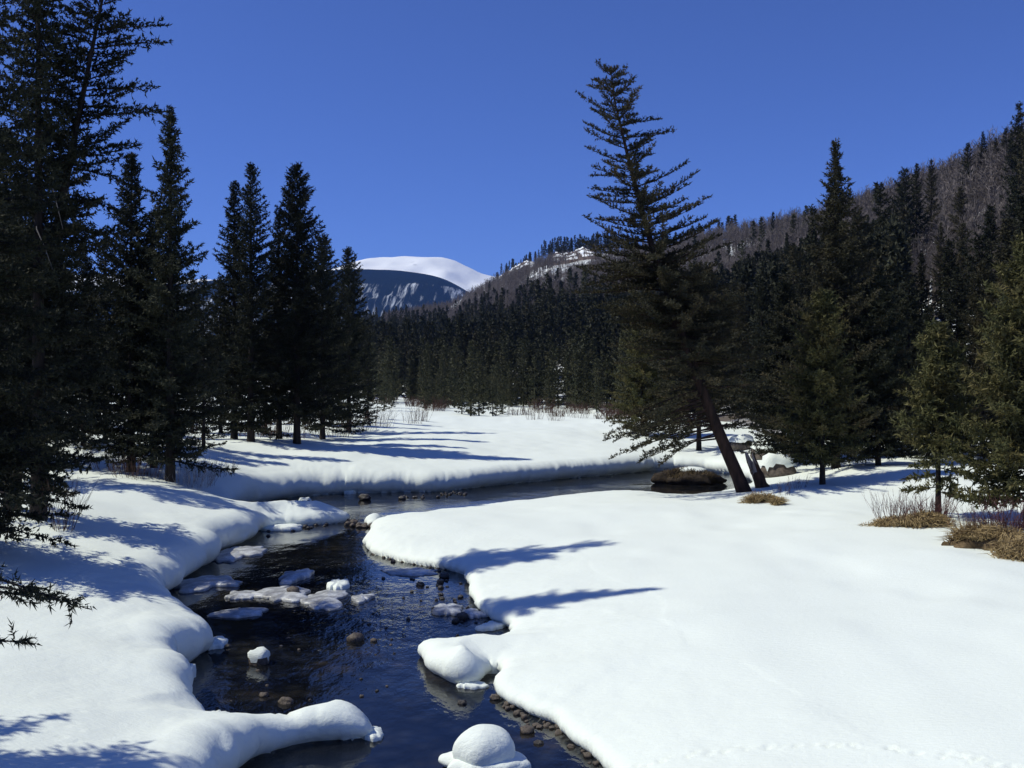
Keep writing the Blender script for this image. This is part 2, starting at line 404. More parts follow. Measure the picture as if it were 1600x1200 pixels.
def hill(px, t):
    px = np.asarray(px, float); t = np.asarray(t, float)
    df = np.interp(px, HP, HDF); dc = np.interp(px, HP, HDC); yc = np.interp(px, HP, HYC)
    zc = CAM_Z + (600 - yc) / F * dc; D = df + (dc - df) * t
    tt = np.clip(t, 0, 1); z = 1.2 + (zc - 1.2) * (.25 * tt + .75 * tt ** 1.45) - np.maximum(t - 1, 0) * zc * .9
    X = (px - 800) / F * D
    z = z + (fbm(X / 45, D / 45, 31, 3) * 5) * sstep(0, .2, t) * (1 - .6 * sstep(.8, 1, t))
    z = np.where(t < 0, -2, z)
    return X, D, z
pxs = np.linspace(-700, 2400, 240); ts = np.concatenate([[-.04], np.linspace(0, 1, 90), [1.05, 1.2, 1.5, 1.9]])
A, B = np.meshgrid(pxs, ts); X, Y, Z = hill(A.ravel(), B.ravel())
idx = np.arange(A.size).reshape(A.shape)
q = np.stack([idx[:-1, :-1], idx[:-1, 1:], idx[1:, 1:], idx[1:, :-1]], -1).reshape(-1, 4)
o = link('hillside', mesh('hillside', np.stack([X, Y, Z], 1), q, [M_HILL], True)); tag(o, kind='structure')

# ------------------------------------------------------------------ far mountains
def range_mesh(name, crest, D, Dfront, Dback, m, bumpamp, seed, nx=160, ny=60, zbase=0):
    cp = np.array(crest, float); u = np.linspace(cp[0, 0], cp[-1, 0], nx)
    zc = CAM_Z + (600 - np.interp(u, cp[:, 0], cp[:, 1])) / F * D
    k = np.hanning(9); k /= k.sum(); zc = np.convolve(np.pad(zc, 4, 'edge'), k, 'valid')
    x0 = (u - 800) / F * D; t = np.linspace(0, 1.35, ny)
    U, T = np.meshgrid(np.arange(nx), t)
    Yy = np.where(T <= 1, Dfront + (D - Dfront) * T, D + (Dback - D) * (T - 1) / .35)
    h = np.where(T <= 1, 1 - (1 - np.clip(T, 0, 1)) ** 1.6, 1 - ((T - 1) / .35) ** 1.5)
    Xx = x0[U]; Zz = zbase + (zc[U] - zbase) * h
    Zz = Zz + bumpamp * fbm(Xx / 300 , Yy / 300, seed, 4) * np.clip(1 - np.abs(T - .5) * 1.7, 0, 1)
    V = np.stack([Xx, Yy, Zz], -1).reshape(-1, 3); idx = np.arange(nx * ny).reshape(ny, nx)
    q = np.stack([idx[:-1, :-1], idx[:-1, 1:], idx[1:, 1:], idx[1:, :-1]], -1).reshape(-1, 4)
    o = link(name, mesh(name, V, q, [m], True)); tag(o, kind='structure')
range_mesh('snow_mountain', [(-400,470),(0,448),(90,430),(150,428),(250,440),(400,436),(500,424),(540,413),(565,404),(600,400),(640,403),(670,402),(695,403),(720,412),(742,424),(765,432),(800,436),(900,450),(1100,470),(1400,500)],
           7000, 5600, 9000, M_FARSNOW, 110, 51, nx=260)
range_mesh('forested_mountain', [(-400,520),(0,470),(150,450),(300,445),(450,428),(540,422),(580,420),(620,422),(655,426),(690,434),(712,445),(735,458),(760,472),(800,480),(900,490),(1100,520)],
           5000, 3600, 5500, M_FARFOREST, 60, 71, nx=260)

# ------------------------------------------------------------------ conifers
def unit(v): return v / (np.linalg.norm(v, axis=-1, keepdims=True) + 1e-9)

def tube(path, radii, n=6):
    path = np.asarray(path, float); k = len(path); V = []; Fc = []
    tg = np.gradient(path, axis=0); tg = unit(tg)
    ref = np.where(np.abs(tg[:, 2:3]) > .9, np.array([[1., 0, 0]]), np.array([[0, 0, 1.]]))
    a = unit(np.cross(tg, ref)); b = np.cross(tg, a)
    ang = np.arange(n) * 2 * math.pi / n
    V = (path[:, None] + np.asarray(radii)[:, None, None] * (a[:, None] * np.cos(ang)[None, :, None] + b[:, None] * np.sin(ang)[None, :, None])).reshape(-1, 3)
    i = np.arange(n); j = (i + 1) % n
    for r in range(k - 1):
        p = r * n; q = p + n
        Fc.append(np.stack([p + i, p + j, q + j], 1)); Fc.append(np.stack([p + i, q + j, q + i], 1))
    return V, np.concatenate(Fc)

def join(parts):
    V = []; Fc = []; o = 0
    for v, f in parts: V.append(v); Fc.append(f + o); o += len(v)
    return np.concatenate(V), np.concatenate(Fc)

def conifer(seed, H, R, z0=1.2, nb=150, lean=None, power=.8, s_lo=-.25, s_hi=.5, up=.22, tsp=.105, tlen=.48, twz=0., nsp=.031, nlen=.14, nw=.027,
            limbs=True, gaps=.0, low=.78, extra=(), rtrunk=None, shaggy=.25, sides=8, dead=0, prof=None, ht=.4):
    r = np.random.default_rng(seed)
    path = lean or (lambda z: (0 * z, 0 * z))
    # trunk
    zz = np.linspace(-.4, H, 16); cx, cy = path(zz); rt = rtrunk or .011 * H + .03
    tv, tf = tube(np.stack([cx, cy, zz], 1), rt * np.clip((1 - np.clip(zz, 0, H) / H), .02, 1) ** .85 * (1 + .35 * np.exp(-np.clip(zz + .2, 0, 9) * 2.5)), sides)
    wood = []
    TP = []; TD = []; TL = []
    u = (np.arange(nb) + r.random(nb)) / nb; u = np.clip(u, 0, .995) ** .95
    for i in range(nb):
        z = z0 + (H - z0) * u[i]
        if r.random() < gaps: continue
        pr = prof(u[i]) if prof else ((1 - u[i]) ** power * (low + (1 - low) * min(1, u[i] / .18)))
        L = (R * pr + .10) * r.uniform(1 - shaggy * 1.6, 1 + shaggy * .7)
        azm = i * 2.39996 + r.normal(0, .5)
        _branch(r, path, z, azm, L, s_lo + (s_hi - s_lo) * u[i] + r.normal(0, .09), up * r.uniform(.5, 1.5), tsp, tlen, twz, TP, TD, TL, wood if limbs else None, .012 + .011 * L, ht)
    for (z, azm, L, a0, upx, *s0) in extra:
        _branch(r, path, z, azm, L, a0, upx, tsp, tlen, twz, TP, TD, TL, wood, .012 + .009 * L, ht, s0[0] if s0 else .14)
    # leader
    cx, cy = path(np.array([H * .96, H]))
    for k in range(5):
        f = k / 4; TP.append([[cx[0] * (1 - f) + cx[1] * f, cy[0] * (1 - f) + cy[1] * f, H * (.955 + .045 * f)]]); TD.append([[r.normal(0, .25), r.normal(0, .25), 1]]); TL.append([.12 + .1 * (1 - f)])
    TP = np.concatenate([np.asarray(a, float) for a in TP]); TD = unit(np.concatenate([np.asarray(a, float) for a in TD])); TL = np.concatenate([np.asarray(a, float) for a in TL])
    n = np.maximum(2, np.round(TL / nsp)).astype(int); k = np.repeat(np.arange(len(TP)), n); m = len(k)
    s = r.random((m, 1)); base = TP[k] + TD[k] * TL[k][:, None] * s
    dn = unit(TD[k] * .75 + unit(r.normal(size=(m, 3))) * .8)
    wv = unit(np.cross(dn, unit(r.normal(size=(m, 3))))) * nw * r.uniform(.6, 1.4, (m, 1))
    tip = base + dn * nlen * r.uniform(.6, 1.35, (m, 1))
    V = np.stack([base - wv, base + wv, tip], 1).reshape(-1, 3); Fc = np.arange(3 * m).reshape(-1, 3)
    mi = np.zeros(len(Fc), int)
    if wood:
        wv_, wf_ = join(wood); Fc = np.concatenate([Fc, wf_ + len(V)]); V = np.concatenate([V, wv_]); mi = np.concatenate([mi, np.ones(len(wf_), int)])
    return (tv, tf), (V, Fc, mi)

def _branch(r, path, z, azm, L, a0, up, tsp, tlen, twz, TP, TD, TL, wood, rw, ht=.4, s0=.14):
    cx, cy = path(np.array([z])); o = np.array([cx[0], cy[0], z])
    dh = np.array([math.cos(azm), math.sin(azm), 0]); sd = np.array([-dh[1], dh[0], 0])
    bend = r.normal(0, .12)
    def pt(s): s = np.asarray(s)[:, None]; return o + dh * L * s + sd * L * bend * s * s + np.array([0, 0, 1]) * L * (a0 * s + up * s * s)
    m = int(L * (1 - s0) / tsp) + 3
    s = np.linspace(s0, 1, m) + r.normal(0, .015, m); p = pt(s)
    fwd = unit(dh[None] + np.array([0, 0, 1.])[None] * (a0 + 2 * up * s)[:, None])
    for side in (-1, 1):
        be = np.radians(r.uniform(30, 72, m))[:, None]
        d = fwd * np.cos(be) + sd[None] * side * np.sin(be) + np.array([0, 0, 1.]) * r.normal(twz, .28, (m, 1))
        l = tlen * (.25 + .75 * (1 - s * .8)) * r.uniform(.45, 1.25, m) * min(1, L / 1.1 + .25)
        TP.append(p); TD.append(d); TL.append(l)
    k = r.random(m) < ht                               # short hanging or rising twigs fill the spray's depth
    TP.append(p[k]); TD.append(np.array([0, 0, 1.]) * (r.choice([-1, 1], (k.sum(), 1), p=[.65, .35]) if twz < .2 else 1) + r.normal(0, .35, (k.sum(), 3))); TL.append(tlen * .55 * r.uniform(.4, 1, k.sum()))
    TP.append(p[-2:]); TD.append(fwd[-2:]); TL.append(np.full(2, tlen * .5 * min(1, L + .2)))
    if wood is not None:
        ss = np.array([0, .33, .66, 1.]); wood.append(tube(pt(ss), rw * np.array([1, .75, .45, .12]), 3))

def tree_thing(name, arr, needles, bark=M_BARK):
    (tv, tf), (cv, cf, mi) = arr
    e = bpy.data.objects.new(name, None); C.objects.link(e); e.empty_display_size = .3
    link('trunk', mesh('trunk', tv, tf, [bark], True), e)
    link('crown', mesh('crown', cv, cf, [needles, bark], False, mi), e)
    return e

def place(e, x, y, label, cat='tree', group=None, rotz=0, sink=.05, scale=1):
    e.location = (x, y, gz(x, y) - sink); e.rotation_euler = (0, 0, rotz)
    if scale != 1: e.scale = (scale,) * 3
    return tag(e, label, cat, group)

def near_tree(name, px, Y, ytop, R, label, needles=M_SPRUCE, bark=M_BARK, group=None, seed=1, **kw):
    x = px2x(px, Y); g = gz(x, Y); H = py2z(ytop, Y) - g
    e = tree_thing(name, conifer(seed, H, R, **kw), needles, bark)
    return place(e, x, Y, label, 'tree', group)

def leaner(dx_top, dy_top, H, p=1.0): return lambda z: (dx_top * np.clip(z / H, 0, 1.2) ** p, dy_top * np.clip(z / H, 0, 1.2) ** p)

GL = 'tall dark spruces on the left bank'
# the tall pair at the left edge
near_tree('spruce_tree', 60, 25.3, -140, 1.75, 'tall straight spruce at the left frame edge, its upright trunk running off the top', group=GL, seed=11, nb=230, z0=.9, power=.5, gaps=.12, tlen=.52, s_lo=-.35, s_hi=.25, twz=.1, nlen=.095, nw=.021, nsp=.020)
H_B = py2z(-110, 26.4) - gz(-13.2, 26.4)
e = tree_thing('spruce_tree', conifer(12, H_B, 1.75, nb=150, z0=2.0, power=.4, gaps=.08, tlen=.5, s_lo=-.25, s_hi=.3, twz=.15, shaggy=.5, lean=leaner(2.6, .4, H_B, 1.15), nlen=.095, nw=.021, nsp=.020,
    extra=[(12.1, -.1, 1.9, .15, -.10), (12.6, .25, 1.6, .2, -.05), (11.0, .05, 1.7, .10, -.05), (10.3, -.2, 2.0, .05, .0), (10.6, .2, 1.8, .0, .0), (9.4, .1, 1.3, .1, .05), (9.0, .1, 1.7, -.2, -.1), (8.3, -.1, 1.6, -.25, -.1)]), M_SPRUCE)
place(e, -13.0, 25.8, 'tall sparse spruce leaning right beside the straight one, with long ragged limbs against the sky', 'tree', GL)
near_tree('spruce_tree', -58, 20.5, -470, 2.45, 'bushy spruce at the left edge with branches sweeping down to the snow', group=GL, seed=13, extra=[(.7 + 3.4 * (k / 44.), k * 2.4, 2.0 + .45 * math.sin(k * 1.9), -.24 + .05 * math.sin(k), -.03) for k in range(44)], nb=270, z0=.3, power=.95, s_lo=-.30, s_hi=.3, low=1.0, nlen=.095, nw=.021, nsp=.020)
# the spruce whose low limb hangs into the picture and shades the near left snow
e = tree_thing('spruce_tree', conifer(14, 10.5, 2.4, nb=210, z0=1.6, power=.6), M_SPRUCE)
place(e, -9.8, 9.5, 'spruce outside the left edge that shades the lower left corner of the snow', 'tree', GL)
e = tree_thing('spruce_tree', conifer(15, 9.5, 1.7, nb=110, z0=2.4, nlen=.055, nw=.007, nsp=.009, tlen=.30, tsp=.055, extra=[(3.25, .17, 3.65, -.30, .02, .55), (3.5, .24, 3.7, -.42, .10, .55), (2.75, .21, 3.5, -.24, .05, .55), (3.9, .14, 3.5, -.2, -.05, .6), (3.6, .30, 3.8, -.25, -.06, .6)]), M_SPRUCE)
place(e, -6.9, 6.3, 'nearest spruce beside the camera, one low limb tip hanging over the bright snow', 'tree', GL)
# the clump behind them
near_tree('spruce_tree', 205, 37.6, 240, 1.85, 'shorter spruce with a pointed top, leftmost of the pair by the creek bend', group=GL, seed=21, nb=210, z0=.7, power=.9)
near_tree('spruce_tree', 266, 36.8, 168, 2.2, 'tallest pointed spruce of the left clump, a thick trunk standing in brush', group=GL, seed=22, nb=250, z0=.8, power=1.0, shaggy=.45)
near_tree('spruce_tree', 240, 39.5, 330, 1.6, 'slim trunked spruce half hidden between the two pointed spruces by the creek', group=GL, seed=23, nb=150, z0=1.6)
near_tree('spruce_tree', 392, 51.5, 256, 1.75, 'ragged spruce with upswept limbs, right of the twin with the lower top', group=GL, seed=24, nb=220, z0=.7, power=.75, twz=.15, shaggy=.45)
near_tree('spruce_tree', 366, 53.5, 283, 1.6, 'slightly shorter spruce touching the left side of the ragged upswept spruce', group=GL, seed=25, nb=190, z0=.6, power=.75)
near_tree('spruce_tree', 464, 52.5, 258, 2.35, 'full spruce with a bare lower trunk rising straight from clean snow', group=GL, seed=26, nb=250, z0=1.5, power=.62)
near_tree('spruce_tree', 436, 55.5, 330, 1.6, 'spruce crowded against the left flank of the one with the bare lower trunk', group=GL, seed=27, nb=170, z0=1.2)
near_tree('spruce_tree', 504, 62., 368, 2.9, 'broad spruce behind the right shoulder of the bare trunked spruce', group=GL, seed=28, nb=190, z0=.7, power=.65)
near_tree('spruce_tree', 545, 70., 388, 2.7, 'last spruce of the left clump, beside the snowy mountain', group=GL, seed=29, nb=190, z0=.5, power=.75)

# right bank
H_L = 16.6
def lean_path(z):
    s = np.clip(z / H_L, -.05, 1.05)
    return (np.interp(s, [-.05, 0, .13, .22, .43, .60, .77, .93, 1.05], [.25, 0, -.92, -1.52, -2.75, -3.65, -4.38, -5.0, -5.2]), 0 * s + .8 * s)
def lean_prof(u):
    return float(np.interp(u, [0, .08, .2, .40, .52, .65, .8, .93, 1], [.95, 1.0, 1.0, .9, .72, .60, .46, .29, .08]))
lean_extra = [(2.6, 3.2, 3.9, -.10, -.18, .5), (3.0, 2.9, 4.1, -.12, -.10, .5), (2.2, 3.4, 3.4, -.02, -.22, .5), (3.3, 3.6, 3.6, -.2, -.05, .5), (2.9, 2.6, 3.2, -.15, -.1, .5), (2.7, .3, 2.2, .05, -.12, .3), (3.1, -.4, 2.2, .0, -.1, .3),
              (3.5, 3.4, 4.0, -.16, -.12, .2), (3.7, 2.8, 3.9, -.10, -.12, .2), (3.9, 4.0, 3.4, -.1, -.1, .2),
              (9.6, .05, 2.5, .28, .12), (10.4, .1, 2.1, .28, .15), (11.2, -.1, 1.7, .28, .15), (8.8, -.05, 2.7, .25, .1), (9.2, .3, 2.7, .2, .15), (10.6, 3.2, 1.8, .0, .05), (9.6, 3.0, 2.0, -.05, .1), (12.4, 3.1, 1.5, .0, .03), (11.6, 2.9, 1.5, .0, .05)]
for k in range(16): lean_extra.append((2.3 + .12 * k, 3.14 + .9 * math.sin(k * 2.3), 3.0 + .9 * math.sin(k * 1.7), -.12 - .02 * k * .5, -.12, .5))
rl = np.random.default_rng(8)
for k in range(95):                                   # the heavy lower crown
    lean_extra.append((rl.uniform(5.0, 9.4), rl.uniform(0, 6.28), rl.uniform(1.8, 3.0), rl.uniform(-.24, .05), rl.uniform(.02, .18)))
e = tree_thing('pine_tree', conifer(31, H_L, 2.9, nb=165, z0=4.0, lean=lean_path, prof=lean_prof, s_lo=-.22, s_hi=.22, up=.20, tsp=.10, tlen=.42, twz=.42, nsp=.021, nlen=.095, nw=.021, gaps=.08, shaggy=.45, extra=lean_extra, rtrunk=.255, ht=.55), M_PINE, M_BARK_RED)
LX, LY = px2x(1166, 38.2), 38.2
place(e, LX, LY, 'tall leaning conifer tilted left over the creek with a thick slanted trunk', 'tree', sink=.15)
near_tree('spruce_tree', 1092, 60, 415, 3.4, 'dense spruce directly behind the leaning conifer, filling its lower crown', M_PINE, seed=32, nb=200, z0=1.6, power=.6)
near_tree('spruce_tree', 1003, 75, 500, 3.2, 'low bushy spruce at the meadow end, left of the leaning trunk', M_OLIVE, seed=33, nb=160, z0=.3, power=.65)
GR = 'spruces on the right bank'
near_tree('spruce_tree', 1306, 45., 220, 4.0, 'tallest spruce of the right bank with a thin spire above the ridge', M_PINE, group=GR, seed=34, nb=290, z0=.8, power=1.3, shaggy=.4)
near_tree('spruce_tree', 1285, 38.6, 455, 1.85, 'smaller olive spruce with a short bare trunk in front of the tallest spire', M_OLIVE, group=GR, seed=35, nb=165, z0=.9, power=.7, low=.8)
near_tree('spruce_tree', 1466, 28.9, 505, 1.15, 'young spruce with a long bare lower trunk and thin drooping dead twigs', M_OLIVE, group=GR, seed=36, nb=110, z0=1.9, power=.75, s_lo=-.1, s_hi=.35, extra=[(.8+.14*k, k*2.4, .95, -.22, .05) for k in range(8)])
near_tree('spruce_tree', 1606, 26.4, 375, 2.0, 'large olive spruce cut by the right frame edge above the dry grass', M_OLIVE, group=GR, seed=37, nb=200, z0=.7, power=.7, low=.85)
near_tree('spruce_tree', 1372, 44., 420, 2.1, 'dark spruce close behind the right side of the tallest spire', M_SPRUCE, group=GR, seed=38, nb=190, z0=.6, low=.8)
near_tree('spruce_tree', 1225, 50., 440, 2.4, 'narrow dark spruce between the leaning conifer and the tallest spire', M_SPRUCE, group=GR, seed=39, nb=180, z0=.8)

# shared mid-distance spruces: seven individual shapes, copied
VAR = []
for k in range(7):
    H = 14; arr = conifer(100 + k, H, [2.6, 2.3, 3.0, 2.1, 2.6, 2.8, 1.9][k], nb=[150, 140, 160, 130, 150, 135, 140][k], z0=.35, power=[.7, .8, .75, .65, 1., .6, .75][k], tsp=.16, tlen=.55, nsp=.055, nlen=.2, nw=.042, shaggy=.35, sides=6, gaps=.05)
    VAR.append(arr)
VM = {}
def mid_tree(k, x, y, z, H, rot, label, group, needles, fat=1.0):
    key = (k, needles.name)
    if key not in VM:
        e = tree_thing('spruce_tree', VAR[k], needles); VM[key] = e; tag(e, label, 'tree', group)
        e.location = (x, y, z); e.rotation_euler = (0, 0, rot); e.scale = (H / 14 * fat, H / 14 * fat, H / 14); return e
    return copy_thing(VM[key], (x, y, z), rot, (H / 14 * fat, H / 14 * fat, H / 14), label, group)

# shade-dark spruces filling the left clump
LEFTFILL = [(165,45,370,0),(130,44,380,2),(318,47,430,3),(300,58,420,1),(95,52,300,4),(40,40,260,2),(10,33,200,5),(345,64,430,2),(415,66,430,4),(475,75,420,0),(-40,38,120,1),(215,62,380,5),(20,60,330,0),(520,82,450,3),(140,70,410,6),(270,75,400,2),(575,92,520,4),(-120,50,150,0)]
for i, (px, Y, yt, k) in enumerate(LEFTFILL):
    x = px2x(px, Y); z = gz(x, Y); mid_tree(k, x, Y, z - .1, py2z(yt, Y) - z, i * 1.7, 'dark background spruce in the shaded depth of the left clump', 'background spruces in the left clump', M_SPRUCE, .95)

def on_hill(px, D):
    df = np.interp(px, HP, HDF); dc = np.interp(px, HP, HDC); t = (D - df) / (dc - df)
    x, y, z = hill(px, t); z = float(z)
    return float(x), float(y), max(z, gz(float(x), float(y))) if t < .12 else z
RLAB = {(1592, 152): 'tallest dark spruce at the right frame edge, its tip highest above the ridge', (1413, 250): 'bushy spruce breaking the skyline right of the tallest spire', (1432, 252): 'slimmer spruce touching the right side of the bushy skyline spruce',
 (1455, 248): 'narrow spruce on the skyline between the bushy one and the ridge trees', (1512, 222): 'first of three close spruces standing on the upper ridge line', (1536, 204): 'middle and tallest of three close spruces on the upper ridge line', (1556, 214): 'last of three close spruces on the upper ridge line',
 (1340, 322): 'spruce with its top just right of the tallest spire', (1376, 283): 'tall hillside spruce whose tip pokes over the ridge right of the tallest spire', (1270, 320): 'spruce whose tip shows just left of the tallest spire', (1700, 260): 'spruce standing outside the right frame edge'}
RIGHT = [(1340,58,322,0),(1352,70,345,1),(1376,95,283,3),(1400,66,360,2),(1413,150,250,5),(1432,152,252,4),(1455,170,248,6),(1440,80,392,4),(1484,72,372,0),(1505,100,345,2),(1512,190,222,3),(1536,195,204,1),(1556,200,214,6),(1572,190,198,3),(1592,120,152,6),(1610,110,160,3),
         (1530,62,362,5),(1548,85,318,0),(1575,58,335,2),(1600,52,300,4),(1495,54,410,1),(1535,47,400,0),(1420,52,430,5),(1450,48,470,2),(1570,44,430,3),(1640,46,300,0),(1660,60,220,2),(1390,50,470,6),(1330,52,410,3),(1258,62,400,1),(1240,75,380,3),(1270,90,320,6),(1190,80,430,0),(1160,90,440,2),
         (1205,110,395,4),(1175,130,400,6),(1140,105,455,5),(1120,120,450,3),(1230,140,370,1),(1470,120,345,1),(1395,120,380,4),(1355,130,372,6),(1320,110,345,2),(1290,120,350,0),(1585,75,270,1),(1620,75,290,5),(1700,50,260,4),(1580,160,205,4),(1500,140,290,0)]
for i, (px, D, yt, k) in enumerate(RIGHT):
    x, y, z = on_hill(px, D); H = min(max(py2z(yt, D) - z, 4), 21)
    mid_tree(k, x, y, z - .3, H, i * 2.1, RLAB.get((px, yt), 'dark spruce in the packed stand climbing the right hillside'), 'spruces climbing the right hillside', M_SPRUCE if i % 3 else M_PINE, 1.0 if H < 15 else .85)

# ------------------------------------------------------------------ far forest: individuals in front, the mass behind as one
FV = [conifer(200 + k, 10, [1.55, 1.35, 1.8, 1.15, 1.6][k], nb=46, z0=.5, power=[.8, 1, .75, .9, .85][k], tsp=.30, tlen=.6, nsp=.17, nlen=.34, nw=.085, limbs=False, sides=3, shaggy=.3) for k in range(5)]
FM = [mesh('far_spruce', *join([FV[k][0], (FV[k][1][0], FV[k][1][1])]), [M_FRONT_LIT]) for k in range(5)]
FL = [conifer(300 + k, 10, [1.6, 1.4, 1.85, 1.25][k], nb=24, z0=.4, power=[.8, 1, .75, .9][k], tsp=.6, tlen=.75, nsp=.45, nlen=.75, nw=.17, limbs=False, sides=3, shaggy=.3) for k in range(4)]
FL = [join([a[0], (a[1][0], a[1][1])]) for a in FL]
FN = [conifer(320 + k, 10, [1.6, 1.4, 1.85, 1.25][k], nb=40, z0=.4, power=[.8, 1, .75, .9][k], tsp=.42, tlen=.6, nsp=.26, nlen=.42, nw=.12, limbs=False, sides=3, shaggy=.3) for k in range(4)]
FN = [join([a[0], (a[1][0], a[1][1])]) for a in FN]

def scatter_copies(protos, pts, rng, near=None):
    """many small copies written into one mesh (x, y, z, height scale, width scale)"""
    VV = []; FF = []; o = 0
    for i, (x, y, z, s, sw) in enumerate(pts):
        v, f = (near[i % len(near)] if near and y < 260 else protos[i % len(protos)]); a = rng.random() * 6.28; c, sn = math.cos(a), math.sin(a)
        w_ = np.empty_like(v); w_[:, 0] = (v[:, 0] * c - v[:, 1] * sn) * sw + x; w_[:, 1] = (v[:, 0] * sn + v[:, 1] * c) * sw + y; w_[:, 2] = v[:, 2] * s + z
        VV.append(w_.astype(np.float32)); FF.append(f + o); o += len(v)
    return np.concatenate(VV), np.concatenate(FF)

rng = np.random.default_rng(5)
front = []; mass = []
# front rows along the meadow's far edge
for i in range(150):
    px = rng.uniform(575, 1080); df = np.interp(px, HP, HDF); D = df + rng.uniform(-6, 26)
    x, y, z = on_hill(px, D); h = rng.uniform(4.5, 9.5) + (D - df) * .1
    front.append((x, y, z, h))
for px, D, h in [(600,118,6.2),(665,122,6.5),(672,126,5),(735,112,8.5),(748,114,7.5),(770,113,6),(722,115,7.),(690,128,6),(710,131,8.5),(612,124,4.2),(785,118,4.5)]:
    x, y, z = on_hill(px, D); front.append((x, y, gz(x, y), h))
for px, D, h in [(840,260,21),(855,300,22),(860,250,17),(915,290,21),(925,260,18),(880,270,17),(1160,300,15),(1190,330,18),(1240,300,15),(1260,330,15),(1290,260,14),(1085,330,14),(955,330,16),(890,400,16),(790,330,15),(640,420,14),(565,400,16),(600,500,15)]:
    x, y, z = on_hill(px, D); front.append((x, y, z - .5, h))
for i, (x, y, z, h) in enumerate(front):
    s = h / 10
    o = link('spruce_tree', FM[i % 5], None, (x, y, z - .2), rng.random() * 6.28, (s * 1.1, s * 1.1, s))
    tag(o, 'small dark spruce in the dense far forest beyond the snowy meadow', 'tree', 'far spruces beyond the meadow')
tries = 0
while len(mass) < 2300 and tries < 40000:
    tries += 1
    px = rng.uniform(540, 1420) if rng.random() < .85 else rng.uniform(-150, 540)
    df = np.interp(px, HP, HDF); dc = np.interp(px, HP, HDC)
    t = rng.random() ** 1.2 * 1.0
    x, y, z = hill(px, t); x, y, z = float(x), float(y), float(z)
    # conifers thin out upslope where the aspens take over
    tc = np.interp(px, [560, 700, 800, 900, 1000, 1200, 1420], [1.0, .62, .45, .42, .40, .34, .35])
    pdn = 1 / (1 + math.exp((t - tc - .10 * float(noise(x / 60, y / 60, 9))) * 26)) + .012
    if px < 560: pdn = 1
    if rng.random() > pdn * min(1, (df + (dc - df) * t) / 450 + .3): continue
    if t < .03: continue
    mass.append((x, y, z - .3, rng.uniform(.75, 1.5), rng.uniform(.9, 1.35)))
# the small trees standing along the skyline
for i in range(260):
    px = rng.uniform(775, 1640) if i > 40 else rng.uniform(775, 960)
    t = rng.uniform(.97, 1.03); x, y, z = hill(px, t)
    if rng.random() < .4 + .6 * (noise(px / 22., .5, 77) > -.1): 
        h = rng.uniform(.8, 1.35) * (1.0 if px < 1150 else .6); mass.append((float(x), float(y), float(z) - .4, h, h * 1.1))
for i in range(240):                                  # the stand goes on beyond the right edge of the view
    x, y, z = hill(rng.uniform(1680, 2250), rng.random() ** 1.6); mass.append((float(x), float(y), float(z) - .3, rng.uniform(.8, 1.6), rng.uniform(.9, 1.4)))
for i in range(70):                                   # the dark fringe on top of the cliff band
    px = rng.uniform(775, 970) if i % 3 else rng.uniform(855, 960); x, y, z = hill(px, 1.0); h = rng.uniform(.9, 1.5) * (.75 if px < 850 else 1)
    mass.append((float(x), float(y) - rng.uniform(0, 12), float(z) + 2.0, h, h * .9))
o = link('spruce_forest', mesh('spruce_forest', *scatter_copies(FL, mass, rng, FN), [M_FAR])); tag(o, 'dark spruce forest covering the lower slopes beyond the meadow', 'forest', kind='stuff')

# bare aspens on the upper slope
def bare_tree(seed, nbr=20, wk=1.0):
    r = np.random.default_rng(seed); parts = [tube([(0, 0, -.3), (r.normal(0, .1), r.normal(0, .1), 5), (r.normal(0, .25), r.normal(0, .25), 10)], [.13, .09, .02], 3)]
    V = []
    for i in range(nbr):
        z = r.uniform(2.8, 9.6); a = r.random() * 6.28; L = (1 - (z - 2) / 9.5) * 2.6 + .7
        d = np.array([math.cos(a) * .75, math.sin(a) * .75, r.uniform(.6, 1.2)]); d /= np.linalg.norm(d)
        p = np.array([0, 0, z]); s = np.array([-math.sin(a), math.cos(a), 0]) * .07 * wk
        V += [p - s, p + s, p + d * L]
        for j in range(2):
            q = p + d * L * r.uniform(.3, .8); d2 = d + r.normal(0, .6, 3); d2 /= np.linalg.norm(d2); s2 = np.cross(d2, r.normal(size=3)); s2 = s2 / np.linalg.norm(s2) * .055 * wk
            V += [q - s2, q + s2, q + d2 * L * .6]
    parts.append((np.array(V), np.arange(len(V)).reshape(-1, 3))); return join(parts)
AP = [bare_tree(400 + k) for k in range(5)]
AM = [mesh('bare_aspen', *bare_tree(440 + k, 46, .5), [M_ASPEN]) for k in range(5)]
asp = []; tries = 0
def px_of(x, y): return 800 + x / y * F
while len(asp) < 11500 and tries < 120000:
    tries += 1
    px = rng.uniform(600, 1660) if rng.random() < .8 else rng.uniform(1660, 2200); dc = np.interp(px, HP, HDC); df = np.interp(px, HP, HDF)
    lo = np.interp(px, [600, 700, 800, 1000, 1200, 1400, 1660], [.7, .5, .36, .34, .30, .30, .30])
    t = math.sqrt(rng.uniform(lo * lo, 1.0)); x, y, z = hill(px, t); x, y, z = float(x), float(y), float(z)
    D = df + (dc - df) * t
    if rng.random() > (dc / 950) * 1.0 + .05: continue
    if noise(x / 24, y / 34, 41) < -.34 and t < .9: continue
    if t > .955 or (px < 1060 and t > .905 and rng.random() > .12): continue
    asp.append((D, x, y, z, rng.uniform(.65, 1.15)))
asp.sort(key=lambda a: (px_of(a[1], a[2]) > 1640, a[0]))
for i, (D, x, y, z, s) in enumerate(asp[:220]):
    o = link('bare_aspen', AM[i % 5], None, (x, y, z - .2), rng.random() * 6.28, s)
    tag(o, 'bare grey-brown aspen on the upper right hillside', 'tree', 'bare aspens on the hillside')
